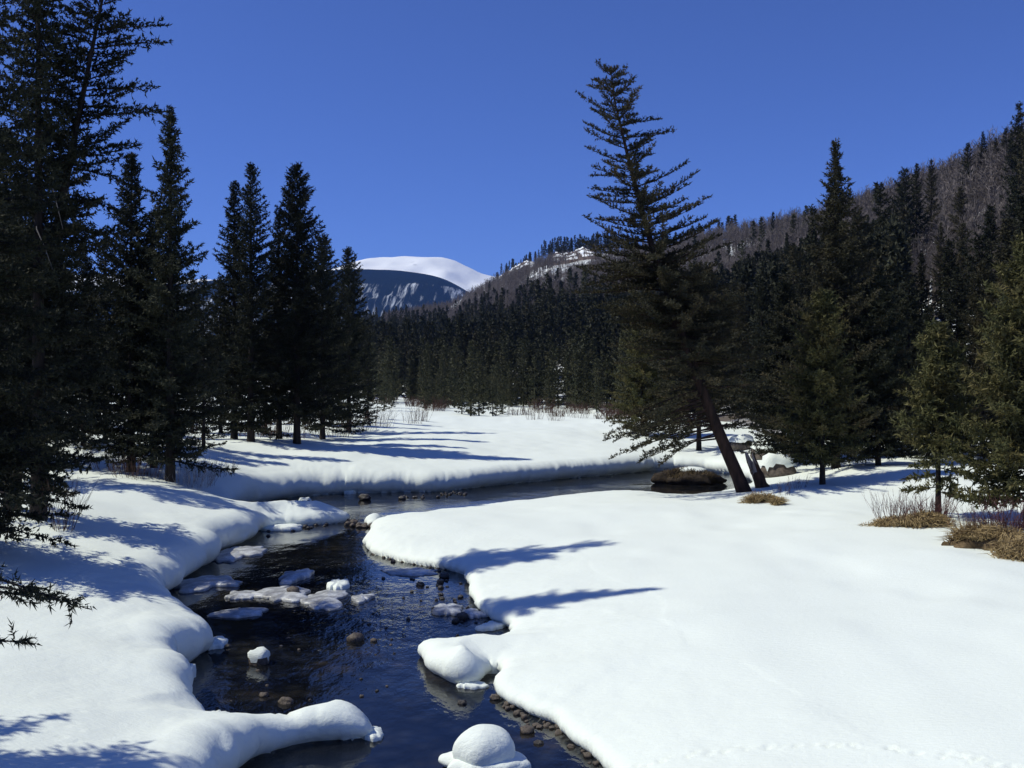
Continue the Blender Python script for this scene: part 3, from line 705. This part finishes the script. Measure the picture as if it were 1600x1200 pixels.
o = link('aspen_grove', mesh('aspen_grove', *scatter_copies(AP, [(x, y, z, s, s * 1.15) for D, x, y, z, s in asp[220:]], rng), [M_ASPEN]))
tag(o, 'grey-brown haze of bare aspens below the ridge', 'grove', kind='stuff')

# ------------------------------------------------------------------ rocks
def rock_arr(seed, flat=.7, rough=.25, sub=3):
    import bmesh
    r = np.random.default_rng(seed); bm = bmesh.new(); bmesh.ops.create_icosphere(bm, subdivisions=sub, radius=1)
    V = np.array([v.co[:] for v in bm.verts]); Fc = np.array([[v.index for v in f.verts] for f in bm.faces]); bm.free()
    V = V * r.uniform(.75, 1.2, 3)
    for k in range(7):                                           # a few cleaved faces, then lumps
        n = unit(r.normal(size=3)); c = r.uniform(.70, .98); d = V @ n; V = V - np.outer(np.maximum(d - c, 0), n)
    V = V * (1 + rough * (noise(V[:, 0] * 2 + seed, V[:, 1] * 2 + V[:, 2], seed)[:, None] * .5 + .25 * noise(V[:, 0] * 5, V[:, 2] * 5 + V[:, 1] * 3, seed + 3)[:, None]))
    V = V * np.array([1, r.uniform(.7, 1), flat]); return V, Fc
ROCKS = [rock_arr(500 + k, [.6, .7, .5, .8, .55, .65][k]) for k in range(6)]
RM = [mesh('stone', *ROCKS[k], [M_ROCK], True) for k in range(6)]
RW = [mesh('stone', *ROCKS[k], [M_ROCK_WET], True) for k in range(6)]
def cap_mesh(k, seed, th=.3):
    V, Fc = ROCKS[k]; V = V.copy(); up_ = V[:, 2] > .08 + .15 * noise(V[:, 0] * 3, V[:, 1] * 3, seed)
    W_ = V.copy(); W_[:, 2] = W_[:, 2] * 1.15 + th * np.clip(V[:, 2], 0, 1) ** .5; W_[:, :2] *= 1.06
    keep = up_[Fc].all(1)
    lab = np.arange(len(V))                                       # the largest patch only: one cap in one piece
    for _ in range(40):
        m_ = lab[Fc[keep]].min(1)
        for c in range(3): np.minimum.at(lab, Fc[keep][:, c], m_)
    ids, cnt = np.unique(lab[Fc[keep][:, 0]], return_counts=True); keep &= lab[Fc[:, 0]] == ids[cnt.argmax()]
    Fk = Fc[keep]; us, inv = np.unique(Fk, return_inverse=True); return mesh('snow_cap', W_[us], inv.reshape(Fk.shape), [M_CAP], True)
CM = [cap_mesh(k, 600 + k) for k in range(6)]

def stone(px, py, wpx, label, k=0, wet=False, cap=False, name='stone', group=None, cat='stone', rot=0., sink=.3, z=0.):
    x, y = at(px, py, z); s = wpx / 2 / F * y
    if cap:
        e = bpy.data.objects.new(name, None); C.objects.link(e)
        link('rock', (RW if wet else RM)[k], e); link('snow_cap', CM[k], e)
    else: e = link(name, (RW if wet else RM)[k])
    e.location = (x, y, z + s * (.5 - sink)); e.rotation_euler = (0, 0, rot); e.scale = (s, s, s)
    return tag(e, label, cat, group)
stone(570, 781, 19, 'dark round boulder standing in the far pool', 0, True, sink=.1)
stone(627, 780, 12, 'smaller dark boulder right of the round one in the far pool', 1, True)
stone(476, 789, 24, 'low boulder with a snow cap in the far pool behind the snow bar', 2, True, True)
stone(404, 1036, 36, 'stone with a ragged snow cap alone in the dark near water', 3, False, True)
stone(291, 1035, 9, 'tiny dark stone left of the ragged snow-capped stone', 4, True)
stone(412, 1088, 18, 'small flat pale brown stone upstream of the snow finger', 2)
stone(447, 1098, 24, 'rounded tan stone barely above the water near the snow finger', 0, sink=.4)
stone(556, 1001, 36, 'broad brown stone in mid creek beside the water glints', 4, sink=.35)
stone(583, 1002, 11, 'light pebble touching the right end of the broad brown stone', 1)
stone(823, 1143, 26, 'brown stone in the shallows beside the near right bank', 5)
stone(722, 1099, 18, 'half drowned dark stone below the snowy shelf', 2, True, sink=.4)
stone(840, 1162, 16, 'half drowned dark stone near the bottom of the right bank', 1, True, sink=.45)
stone(722, 966, 20, 'round dark stone in the shaded riffle by the right bank', 3, True)
stone(657, 914, 13, 'dark stone sticking up in the upper riffle', 0, True)
stone(712, 972, 16, 'flat dark stone touching the round one in the riffle', 4, True)
stone(798, 1000, 26, 'dark stone wedged between the snowy shelf and the right bank', 5, True, z=.05)
stone(694, 902, 20, 'dark boulder tucked under the tree shadow at the right bank', 2, True)
r_ = np.random.default_rng(77)
for i in range(15):
    t = i / 14
    stone(543 + 62 * t + r_.normal(0, 3), 818 + 9 * t + r_.normal(0, 3.5), r_.uniform(9, 17), 'pale brown stone in the little stone bar between the two pools', i % 6, group='stones of the bar between the pools', rot=i, sink=.1)
for i in range(26):
    t = r_.random(); stone(640 + 95 * t + r_.normal(0, 12), 779 - 10 * t + r_.normal(0, 2.2), r_.uniform(3, 5) * (1 + r_.random() ** 3), 'small dark pebble along the waterline of the far bank', i % 6, True, group='pebbles below the far bank', rot=i)
for i in range(26):
    stone(r_.uniform(330, 640), 960 + 175 * r_.random() ** 1.3, r_.uniform(4, 8) * (1 + .8 * r_.random() ** 3), 'small half drowned stone in the open dark water', i % 6, i % 3 > 0, group='small stones in the open creek', rot=i, sink=r_.uniform(.3, .5))
for i in range(46):
    t = r_.random(); stone(650 + 125 * t + r_.normal(0, 26), 892 + 88 * t + r_.normal(0, 14), r_.uniform(4, 7) * (1 + r_.random() ** 3), 'small dark stone breaking the blue riffle beside the right bank', i % 6, True, group='stones in the riffle', rot=i)
def edge_stones(pts, n, wa, wb, label, group, wet=False):
    p = np.array(pts, float); L = np.r_[0, np.cumsum(np.linalg.norm(np.diff(p, axis=0), axis=1))]
    for i in range(n):
        t = (i + r_.random()) / n * L[-1]; stone(np.interp(t, L, p[:, 0]) + r_.normal(1, 4), np.interp(t, L, p[:, 1]) + r_.normal(-1, 4), wa + (wb - wa) * r_.random() ** 2, label, i % 6, wet, group=group, rot=i * 1.3, z=.0, sink=r_.uniform(.2, .55))
edge_stones([(585, 868), (640, 881), (700, 893)], 22, 5, 11, 'small tan stone along the tip of the right bank', 'stones along the right bank tip')
edge_stones([(775, 1098), (830, 1128), (885, 1143), (900, 1166), (935, 1200)], 34, 7, 17, 'brown stone under the snow edge of the near right bank', 'stones under the near right bank')
edge_stones([(405, 829), (440, 828), (520, 822)], 16, 6, 12, 'dark stone under the snow bar on the left', 'stones under the snow bar', True)

# the snow-capped boulder at the bottom edge
def dome(seed, rx, ry, h, skirt=0.0, n=40, m=14, rag=.04):
    r = np.random.default_rng(seed); V = []; 
    for j in range(m + 1):
        th = math.radians(-28 + 118 * j / m)
        for i in range(n):
            a = i / n * 2 * math.pi
            k = 1 + .07 * math.sin(2 * a + seed) + .04 * math.sin(5 * a + seed * 2) + rag * float(noise(math.cos(a) * 4 + seed, math.sin(a) * 4, seed)) * (1 if th < .4 else .3)
            V.append((rx * k * math.cos(th) * math.cos(a), ry * k * math.cos(th) * math.sin(a), h * (math.sin(th) + .45) / 1.45))
    idx = np.arange((m + 1) * n).reshape(m + 1, n); Fc = np.stack([idx[:-1], np.roll(idx[:-1], -1, 1), np.roll(idx[1:], -1, 1), idx[1:]], -1).reshape(-1, 4)
    return np.array(V), Fc
x, y = at(759, 1196, .05)
e = bpy.data.objects.new('snow_capped_boulder', None); C.objects.link(e); e.location = (x, y, 0)
tag(e, 'boulder under a smooth round snow dome at the bottom edge of the water', 'boulder')
V, Fc = dome(3, .57, .44, .22, rag=.14); link('ice_skirt', mesh('ice_skirt', V, Fc, [M_CAP], True), e, (0, 0, .02))
V, Fc = dome(5, .43, .34, .46); link('snow_cap', mesh('snow_cap', V, Fc, [M_CAP], True), e, (-.01, .02, .10))
link('rock', RM[2], e, (0, 0, 0), 0, .40)

# snow-covered boulders on the slope behind the leaning trunk
for i, (px, Y, wpx, k, lab) in enumerate([(1215, 46, 52, 0, 'snow-covered boulder right of the leaning trunk, lowest of the pile'), (1250, 52, 46, 3, 'snow-covered boulder at the right of the pile behind the leaning trunk'), (1195, 54, 44, 1, 'snow-covered boulder at the back of the pile behind the leaning trunk'), (1160, 58, 40, 5, 'snow-covered boulder glimpsed left of the pile through low branches')]):
    x = px2x(px, Y); s = wpx / 2 / F * Y; e = bpy.data.objects.new('snowy_boulder', None); C.objects.link(e)
    link('rock', RM[k], e); link('snow_cap', CM[k], e); e.location = (x, Y, gz(x, Y) + s * .3); e.scale = (s, s, s * 1.1); e.rotation_euler = (0, 0, i); tag(e, lab, 'boulder', 'snowy boulders behind the leaning conifer')

# ------------------------------------------------------------------ ice sheets in the creek
def floe(px, py, wpx, hpx, seed, label, name='ice_floe', th=.07, m=M_ICE, group=None, z=0.):
    x, y = at(px, py, z); rx = wpx / 2 / F * y; y1 = at(px, py - hpx / 2, z)[1]; y2 = at(px, py + hpx / 2, z)[1]; ry = (y1 - y2) / 2
    n = 64; a = np.arange(n) * 2 * math.pi / n
    k = 1 + .42 * noise(np.cos(a) * 1.3 + seed * 3, np.sin(a) * 1.3, seed) + .20 * noise(np.cos(a) * 4 + seed, np.sin(a) * 4, seed + 1) + .08 * noise(np.cos(a) * 9, np.sin(a) * 9, seed + 2)
    rings = [(1.0, -.03), (1.03, th * .5), (.95, th), (.6, th + .02), (.25, th + .03)]
    V = []
    for f, zz in rings: V.append(np.stack([rx * k * f * np.cos(a), ry * k * f * np.sin(a), zz + .02 * noise(np.cos(a) * f * 4 + seed, np.sin(a) * f * 4, 5) * (f < .97)], 1))
    V = np.concatenate(V); V = np.concatenate([V, [[0, 0, th + .03]]]); Fq = []
    for r2 in range(len(rings) - 1):
        i = np.arange(n); j = (i + 1) % n; Fq.append(np.stack([r2 * n + i, r2 * n + j, (r2 + 1) * n + j], 1)); Fq.append(np.stack([r2 * n + i, (r2 + 1) * n + j, (r2 + 1) * n + i], 1))
    i = np.arange(n); j = (i + 1) % n; b0 = (len(rings) - 1) * n; Fq.append(np.stack([b0 + i, b0 + j, np.full(n, len(V) - 1)], 1))
    o = link(name, mesh(name, V, np.concatenate(Fq), [m], True), None, (x, y, z)); return tag(o, label, 'ice', group)
GI = 'ice sheets in the creek'
floe(372, 866, 74, 22, 1, 'beige shelf of ice against the left bank below the snow bar', group=GI)
floe(322, 914, 104, 20, 2, 'long ice sheet beside the left bank lobe in tree shade', group=GI)
floe(378, 957, 80, 12, 3, 'bluish thin ice sheet nearest the camera by the left bank', group=GI, th=.04)
floe(376, 931, 44, 10, 4, 'narrow ice sliver in front of the long left sheet', group=GI, th=.05)
floe(462, 901, 46, 20, 5, 'humped snowy ice piece, farthest of the mid creek cluster', group=GI, th=.09)
floe(448, 931, 84, 20, 6, 'largest ice sheet in the middle cluster with a tan stone on it', group=GI)
floe(509, 938, 60, 28, 7, 'white ice sheet at the right of the middle cluster', group=GI, th=.05)
floe(566, 937, 34, 9, 8, 'small ice piece alone right of the middle cluster', group=GI)
floe(527, 918, 26, 12, 9, 'small upright lump of ice behind the white sheet', group=GI, th=.12, m=M_CAP)
floe(547, 769, 26, 5, 10, 'white ice patch at the back of the far pool', group=GI, m=M_CAP, th=.15)
floe(400, 783, 14, 6, 11, 'tiny snow lump at the far left end of the far pool', group=GI, m=M_CAP, th=.3)
floe(640, 893, 80, 14, 12, 'thin wet ice along the tip of the right bank', group=GI, th=.03)
floe(735, 962, 44, 12, 13, 'ice patch with dark stones beside the riffle', group=GI)
floe(768, 981, 46, 10, 14, 'small pale ice ledge at the foot of the second shadow', group=GI, m=M_CAP)
floe(700, 955, 40, 12, 15, 'grey ice patch left of the round riffle stone', group=GI)
floe(332, 1010, 46, 14, 16, 'ragged ice rim at the tip of the left snow lump', group=GI, m=M_CAP)
floe(330, 1128, 66, 20, 17, 'flat ice shelf behind the snow finger', group=GI, m=M_CAP, th=.1)
floe(289, 1061, 26, 12, 18, 'rounded ice nub on the left bank between two snow lobes', group=GI, m=M_CAP, th=.2)
floe(580, 1150, 40, 14, 19, 'small ice tip at the end of the snow finger', group=GI, m=M_CAP, th=.06)
floe(732, 1072, 44, 10, 20, 'small ice ledge below the front of the snowy shelf', group=GI, m=M_CAP, th=.05)
floe(445, 826, 60, 7, 21, 'pale ice lip under the snow bar', group=GI, m=M_CAP, th=.1)
stone(456, 925, 20, 'tan stone resting on the largest ice sheet', 1, z=.08)

# ------------------------------------------------------------------ dry grass, turf, willows, stump, root island
def blades(seed, rx, ry, n, h, spread=.6, wid=.012, droop=.3, lean=(0, 0)):
    r = np.random.default_rng(seed); a = r.random(n) * 6.28; q = np.sqrt(r.random(n)); x = rx * q * np.cos(a); y = ry * q * np.sin(a)
    d = unit(np.stack([r.normal(lean[0], spread, n), r.normal(lean[1], spread, n), np.ones(n)], 1)); L = h * r.uniform(.5, 1.2, n)
    b = np.stack([x, y, -.03 * np.ones(n)], 1); m_ = b + d * L[:, None] * .55; t = m_ + (d * np.array([1.3, 1.3, 0]) + np.array([0, 0, 1]) * (.6 - droop * 2)) * L[:, None] * .5
    s = unit(np.cross(d, unit(r.normal(size=(n, 3))))) * wid
    V = np.stack([b - s, b + s, m_ - s * .8, m_ + s * .8, t], 1).reshape(-1, 3); o = np.arange(n)[:, None] * 5
    return V, np.concatenate([o + np.array([[0, 1, 3]]), o + np.array([[0, 3, 2]]), o + np.array([[2, 3, 4]])])
def twigs(seed, n, h, rx, spread=.45, wid=.010, sub=3):
    r = np.random.default_rng(seed); parts = []
    for i in range(n):
        a = r.random() * 6.28; q = math.sqrt(r.random()) * rx; b = np.array([q * math.cos(a), q * math.sin(a), -.05]); L = h * r.uniform(.5, 1.1)
        d = np.array([math.cos(a) * r.uniform(0, spread) * 1.2 + r.normal(0, .12), math.sin(a) * r.uniform(0, spread) * 1.2 + r.normal(0, .12), 1]); d /= np.linalg.norm(d)
        m_ = b + d * L * .5; t = b + d * L + np.array([r.normal(0, .06), r.normal(0, .06), 0]) * L
        parts.append(tube([b, m_, t], [wid, wid * .7, wid * .2], 3))
        for j in range(sub):
            p = b + (t - b) * r.uniform(.3, .85); d2 = d + r.normal(0, .38, 3); d2 /= np.linalg.norm(d2); parts.append(tube([p, p + d2 * L * r.uniform(.2, .45)], [wid * .6, wid * .15], 3))
    return join(parts)
def mound(seed, rx, ry, h):
    V, Fc = dome(seed, rx, ry, h, rag=.5, m=8, n=32); V[:, 2] += .06 * noise(V[:, 0] * 5, V[:, 1] * 5, seed) * (V[:, 2] > 0); return V, Fc

def bush(px, Y, n, h, rx, label, seed, group=None, m=M_WILLOW, wid=.010, name='willow_bush', sub=3, zoff=0, spread=.45):
    x = px2x(px, Y); o = link(name, mesh(name, *twigs(seed, n, h, rx, spread, wid, sub), [m]), None, (x, Y, gz(x, Y) + zoff)); return tag(o, label, 'bush', group)
def grass_clump(px, Y, rx, ry, h, nb, label, seed, lean=(0, 0), hb=.4, zoff=0):
    x = px2x(px, Y); e = bpy.data.objects.new('grass_clump', None); C.objects.link(e); e.location = (x, Y, gz(x, Y) - .08 + zoff); tag(e, label, 'grass clump', 'dry grass clumps on the right bank')
    V, Fc = mound(seed, rx * .9, ry * .9, h); V[:, 2] -= .07; link('turf', mesh('turf', V, Fc, [M_TURF], True), e)
    r = np.random.default_rng(seed + 50); VV = []; FF = []; o_ = 0
    for q in range(7):                                  # separate tussocks of uneven height instead of one even mat
        a = r.random() * 6.28; d = math.sqrt(r.random()) * .85; k = r.uniform(.35, .6)
        B_, Bf = blades(seed * 9 + q, rx * k, ry * k, int(nb * .38), hb * r.uniform(.7, 1.35), r.uniform(.45, .9), .011, r.uniform(.25, .5), (lean[0] + r.normal(0, .25), lean[1] + r.normal(0, .2)))
        B_[:, 0] += rx * d * math.cos(a); B_[:, 1] += ry * d * math.sin(a)
        r2 = (B_[::5, 0] / rx) ** 2 + (B_[::5, 1] / ry) ** 2; B_[:, 2] += np.repeat(h * np.sqrt(np.clip(1 - r2, 0, 1)) * .9, 5)
        VV.append(B_); FF.append(Bf + o_); o_ += len(B_)
    o = link('blades', mesh('blades', np.concatenate(VV), np.concatenate(FF), [M_GRASS]), e); tag(o, kind='stuff')
grass_clump(1193, 34.2, .55, .35, .22, 420, 'small tan grass tuft flattened on open snow below the leaning trunk', 1, (-.5, -.2), .45)
grass_clump(1218, 33.4, .26, .2, .15, 200, 'smallest grass tuft just right of the flattened one', 2, (.2, 0), .45)
grass_clump(1420, 27.4, 1.0, .5, .28, 1000, 'long tan grass bank under the thin red twigs beside the young spruce', 3, (-.2, -.4), .4)
grass_clump(1545, 23.9, .9, .55, .42, 1100, 'rounded tan grass hummock left of the frame edge', 4, (-.1, -.5), .45)
grass_clump(1606, 22.4, .7, .6, .45, 900, 'tan grass hummock cut off by the right frame edge', 5, (-.2, -.4), .45)
GB = 'red willow twigs on the right bank'
bush(1400, 27.6, 70, 1.0, .5, 'thin red willow twigs fanning up left of the young spruce', 11, GB, M_RED, wid=.007)
bush(1450, 28.2, 120, .8, .55, 'dense low red willow at the foot of the young spruce', 12, GB, M_RED, wid=.008)
bush(1530, 24.4, 80, 1.0, .5, 'red willow twigs rising from the rounded grass hummock', 13, GB, M_RED, wid=.007)
bush(1590, 24.6, 120, 1.1, .7, 'thick dark red willow tangle at the right frame edge', 14, GB, M_RED, wid=.010)
bush(1245, 38, 16, .7, .35, 'sparse dry twigs poking from snow left of the short bare trunk', 15, GB, wid=.006)
bush(1225, 36, 14, .6, .4, 'few dry twigs in the snow near the leaning trunk base', 16, GB, wid=.006)
GM = 'willow bushes along the far meadow edge'
mr_ = np.random.default_rng(9)
for i in range(26):
    px = [mr_.uniform(785, 985), mr_.uniform(585, 700), mr_.uniform(945, 1010)][i % 3]; Y = np.interp(px, HP, HDF) * mr_.uniform(.82, .99)
    bush(px, Y, 60, mr_.uniform(.8, 1.7), mr_.uniform(1.0, 1.8), 'reddish willow bush at the far edge of the meadow', 30 + i, GM, wid=.02, sub=3)
for i, (px, Y) in enumerate([(835, 100), (870, 96), (905, 100), (660, 92), (645, 84)]):
    bush(px, Y, 26, 1.6, .9, 'sparse leafless bush standing alone on the open far meadow', 80 + i, 'sparse bushes on the meadow', wid=.012)
GS = 'leafless brush under the left spruces'
for i, (px, Y, n, h, rx) in enumerate([(180, 38, 60, 1.2, 1.0), (215, 36.5, 70, .9, .9), (300, 37, 70, .8, .9), (330, 40, 60, .8, 1.0), (100, 24.5, 24, 1.4, .3), (520, 66, 60, 1.4, 1.4), (560, 72, 60, 1.6, 1.5), (590, 76, 50, 1.6, 1.3), (440, 60, 60, 1.2, 1.5), (280, 46, 60, 1.1, 1.3), (400, 57, 50, 1.1, 1.2)]):
    bush(px, Y, n, h, rx, ['grey brush left of the pointed spruce trunks', 'grey brush at the foot of the shorter pointed spruce', 'low brush right of the thick pointed spruce trunk', 'low snowy brush on the hump right of the spruces', 'thin bare twigs beside the left edge spruce', 'grey brush below the broad spruce', 'brown brush at the foot of the last left spruce', 'rightmost brush of the left clump', 'brush behind the bare trunked spruce', 'brush in the shade between the left spruces', 'brush behind the ragged spruce'][i], 60 + i, GS, M_DEAD if i in (2, 3) else M_WILLOW, .008 + .003 * (Y > 50), 'leafless_shrub')

# undercut root island in the creek beside the leaning tree
ix, iy = at(1078, 757, 0)
e = bpy.data.objects.new('root_island', None); C.objects.link(e); e.location = (ix, iy + .6, 0); tag(e, 'undercut earth island with hanging brown grass in the creek beside the leaning conifer', 'island')
V, Fc = dome(9, 1.35, .85, .62, rag=.5, m=10); V[:, 2] += (.22 * noise(V[:, 0] * 1.8, V[:, 1] * 1.8, 4) + .1 * noise(V[:, 0] * 5, V[:, 1] * 5, 6)) * np.clip(V[:, 2] * 3, 0, 1); link('earth', mesh('earth', V, Fc, [M_EARTH], True), e)
B_, Bf = blades(91, 1.3, .85, 1100, .42, 1.0, .013, .7); r2 = (B_[::5, 0] / 1.5) ** 2 + (B_[::5, 1] / .95) ** 2; B_[:, 2] += np.repeat((.62 + .25 * noise(B_[::5, 0] * 1.8, B_[::5, 1] * 1.8, 4)) * np.sqrt(np.clip(1 - r2, 0, 1)) * .95, 5)
tag(link('blades', mesh('blades', B_, Bf, [M_ISLE]), e), kind='stuff')
V, Fc = dome(10, .75, .5, .3); link('snow_patch', mesh('snow_patch', V, Fc, [M_CAP], True), e, (.3, .55, .5))

# split stump leaning beside the slanted trunk
def stump():
    r = np.random.default_rng(3); n = 20; rings = 9; V = []
    for j in range(rings):
        f = j / (rings - 1)
        for i in range(n):
            a = i / n * 6.283; rad = (.27 - .07 * f + .10 * math.exp(-f * 9)) * (1 + .10 * math.sin(3 * a + 1) + .07 * r.normal())
            top = .95 + .6 * float(noise(math.cos(a) * 2.6, math.sin(a) * 2.6, 8)) + .12 * r.normal()
            z = -.25 + (top + .25) * f; V.append((rad * math.cos(a) - .40 * z, rad * math.sin(a) * .85, z))
    idx = np.arange(rings * n).reshape(rings, n); Fc = np.stack([idx[:-1], np.roll(idx[:-1], -1, 1), np.roll(idx[1:], -1, 1), idx[1:]], -1).reshape(-1, 4)
    return np.array(V), Fc
sx_, sy_ = px2x(1191, 39.6), 39.6
e = bpy.data.objects.new('broken_stump', None); C.objects.link(e); e.location = (sx_, sy_, gz(sx_, sy_)); tag(e, 'weathered broken stump slanting behind the base of the leaning conifer', 'stump')
V, Fc = stump(); link('trunk', mesh('trunk', V, Fc, [M_STUMP], False), e)
V2 = np.concatenate([V[-20:], [V[-20:].mean(0) - [0, 0, .5]]]); F2 = np.array([(i, (i + 1) % 20, 20) for i in range(20)]); link('splintered_wood', mesh('splintered_wood', V2, F2, [M_DEAD]), e)

# pale dead limbs in the tall left pair
for i, (px, Y, py, L, dx, lab) in enumerate([(82, 25.6, 297, 1.0, .35, 'pale dead limb curving down in the upper tall pair'), (56, 25.2, 358, 1.0, .5, 'lower pale dead limb in the tall left pair')]):
    x = px2x(px, Y) ; z = py2z(py, Y); y0 = Y - 1.1
    o = link('dead_limb', mesh('dead_limb', *tube([(-.15, .35, .12), (.02, 0, 0), (dx * .6, -.15, -L * .5), (dx, -.2, -L)], [.012, .016, .012, .004], 5), [M_SNAG], True), None, (x * y0 / Y, y0, CAM_Z + (z - CAM_Z) * y0 / Y)); tag(o, lab, 'branch')

# ------------------------------------------------------------------ cliffs on the ridge and outcrops on the slope
def cliff(px0, px1, off, h, seed, label, dep=14, D0=None):
    n = 60; pxs_ = np.linspace(px0, px1, n); prof_ = [(0, -4), (0, .0), (.3, .14), (4.2, .42), (4.5, .55), (8.6, .82), (8.9, .95), (12, 1.08), (dep + 2, 1.0), (dep + 6, -.3)]
    x0, y0, z0 = hill((px0 + px1) / 2, .93); V = []
    for i, p in enumerate(pxs_):
        x, y, z = hill(p, .94); end = math.sin(math.pi * i / (n - 1)) ** .45
        for (d, f) in prof_:
            jag = float(noise(p / 6., d * .7, seed)); j2 = float(noise(p / 2.2, d, seed + 1))
            V.append((x - x0 + jag * .8, y - y0 + off + d + 2.0 * jag + 1.0 * j2, (z - z0) + (f if f < 0 else f * h * end * (1 + .35 * float(noise(p / 13., .3, seed + 2)) + .10 * j2))))
    m = len(prof_); idx = np.arange(n * m).reshape(n, m); Fc = np.stack([idx[:-1, :-1], idx[1:, :-1], idx[1:, 1:], idx[:-1, 1:]], -1).reshape(-1, 4)
    o = link('cliff', mesh('cliff', np.array(V), Fc, [M_CLIFF]), None, (float(x0), float(y0), float(z0))); return tag(o, label, 'cliff')
cliff(768, 845, -10, 8, 3, 'snow-covered rocky knob at the left end of the ridge, beside the white mountain')
cliff(846, 935, -10, 8.5, 5, 'long snowy cliff band with reddish rock just under the ridge trees')
cliff(970, 1055, -8, 5, 8, 'low snowy ledge behind the upper crown of the leaning conifer')
for i, (px, py, s, hh, k, lab) in enumerate([(1247, 505, 34, 60, 3, 'tall orange rock outcrop among the spruces left of the tallest spire'), (1238, 552, 30, 30, 1, 'orange boulder below the tall outcrop'), (1147, 572, 30, 24, 4, 'orange-brown outcrop right of the leaning conifer'), (1500, 322, 26, 14, 2, 'pale rock patch high among the right hillside spruces')]):
    tt = np.linspace(.01, .9, 300); X, Y, Z = hill(px, tt); q = int(np.argmin(np.abs(600 - (Z - CAM_Z) / Y * F - (py + hh * .3)))); x, y, z = X[q], Y[q], Z[q]
    w_ = s / 2 / F * y; h_ = hh / 2 / F * y
    o = link('rock_outcrop', mesh('rock_outcrop', ROCKS[k][0] * np.array([w_, w_, h_ / .6]), ROCKS[k][1], [M_ORANGE_ROCK], False), None, (float(x), float(y), float(z) + h_ * .4)); tag(o, lab, 'rock')

# ------------------------------------------------------------------ thin mountain air
def haze(x0, x1, y0, y1, z0, z1, density):
    V = [(x, y, z) for z in (z0, z1) for y in (y0, y1) for x in (x0, x1)]
    Fc = [(0, 2, 3, 1), (4, 5, 7, 6), (0, 1, 5, 4), (2, 6, 7, 3), (0, 4, 6, 2), (1, 3, 7, 5)]
    m = bpy.data.materials.new('haze'); m.use_nodes = True; t = m.node_tree; t.nodes.clear()
    out = t.nodes.new('ShaderNodeOutputMaterial'); v = t.nodes.new('ShaderNodeVolumePrincipled')
    v.inputs['Color'].default_value = (.20, .42, 1, 1); v.inputs['Density'].default_value = density
    t.links.new(v.outputs[0], out.inputs['Volume'])
    tag(link('haze', mesh('haze', V, Fc, [m])), kind='stuff')
haze(-9000, 9000, -100, 11000, -4, 1050, 5e-5)
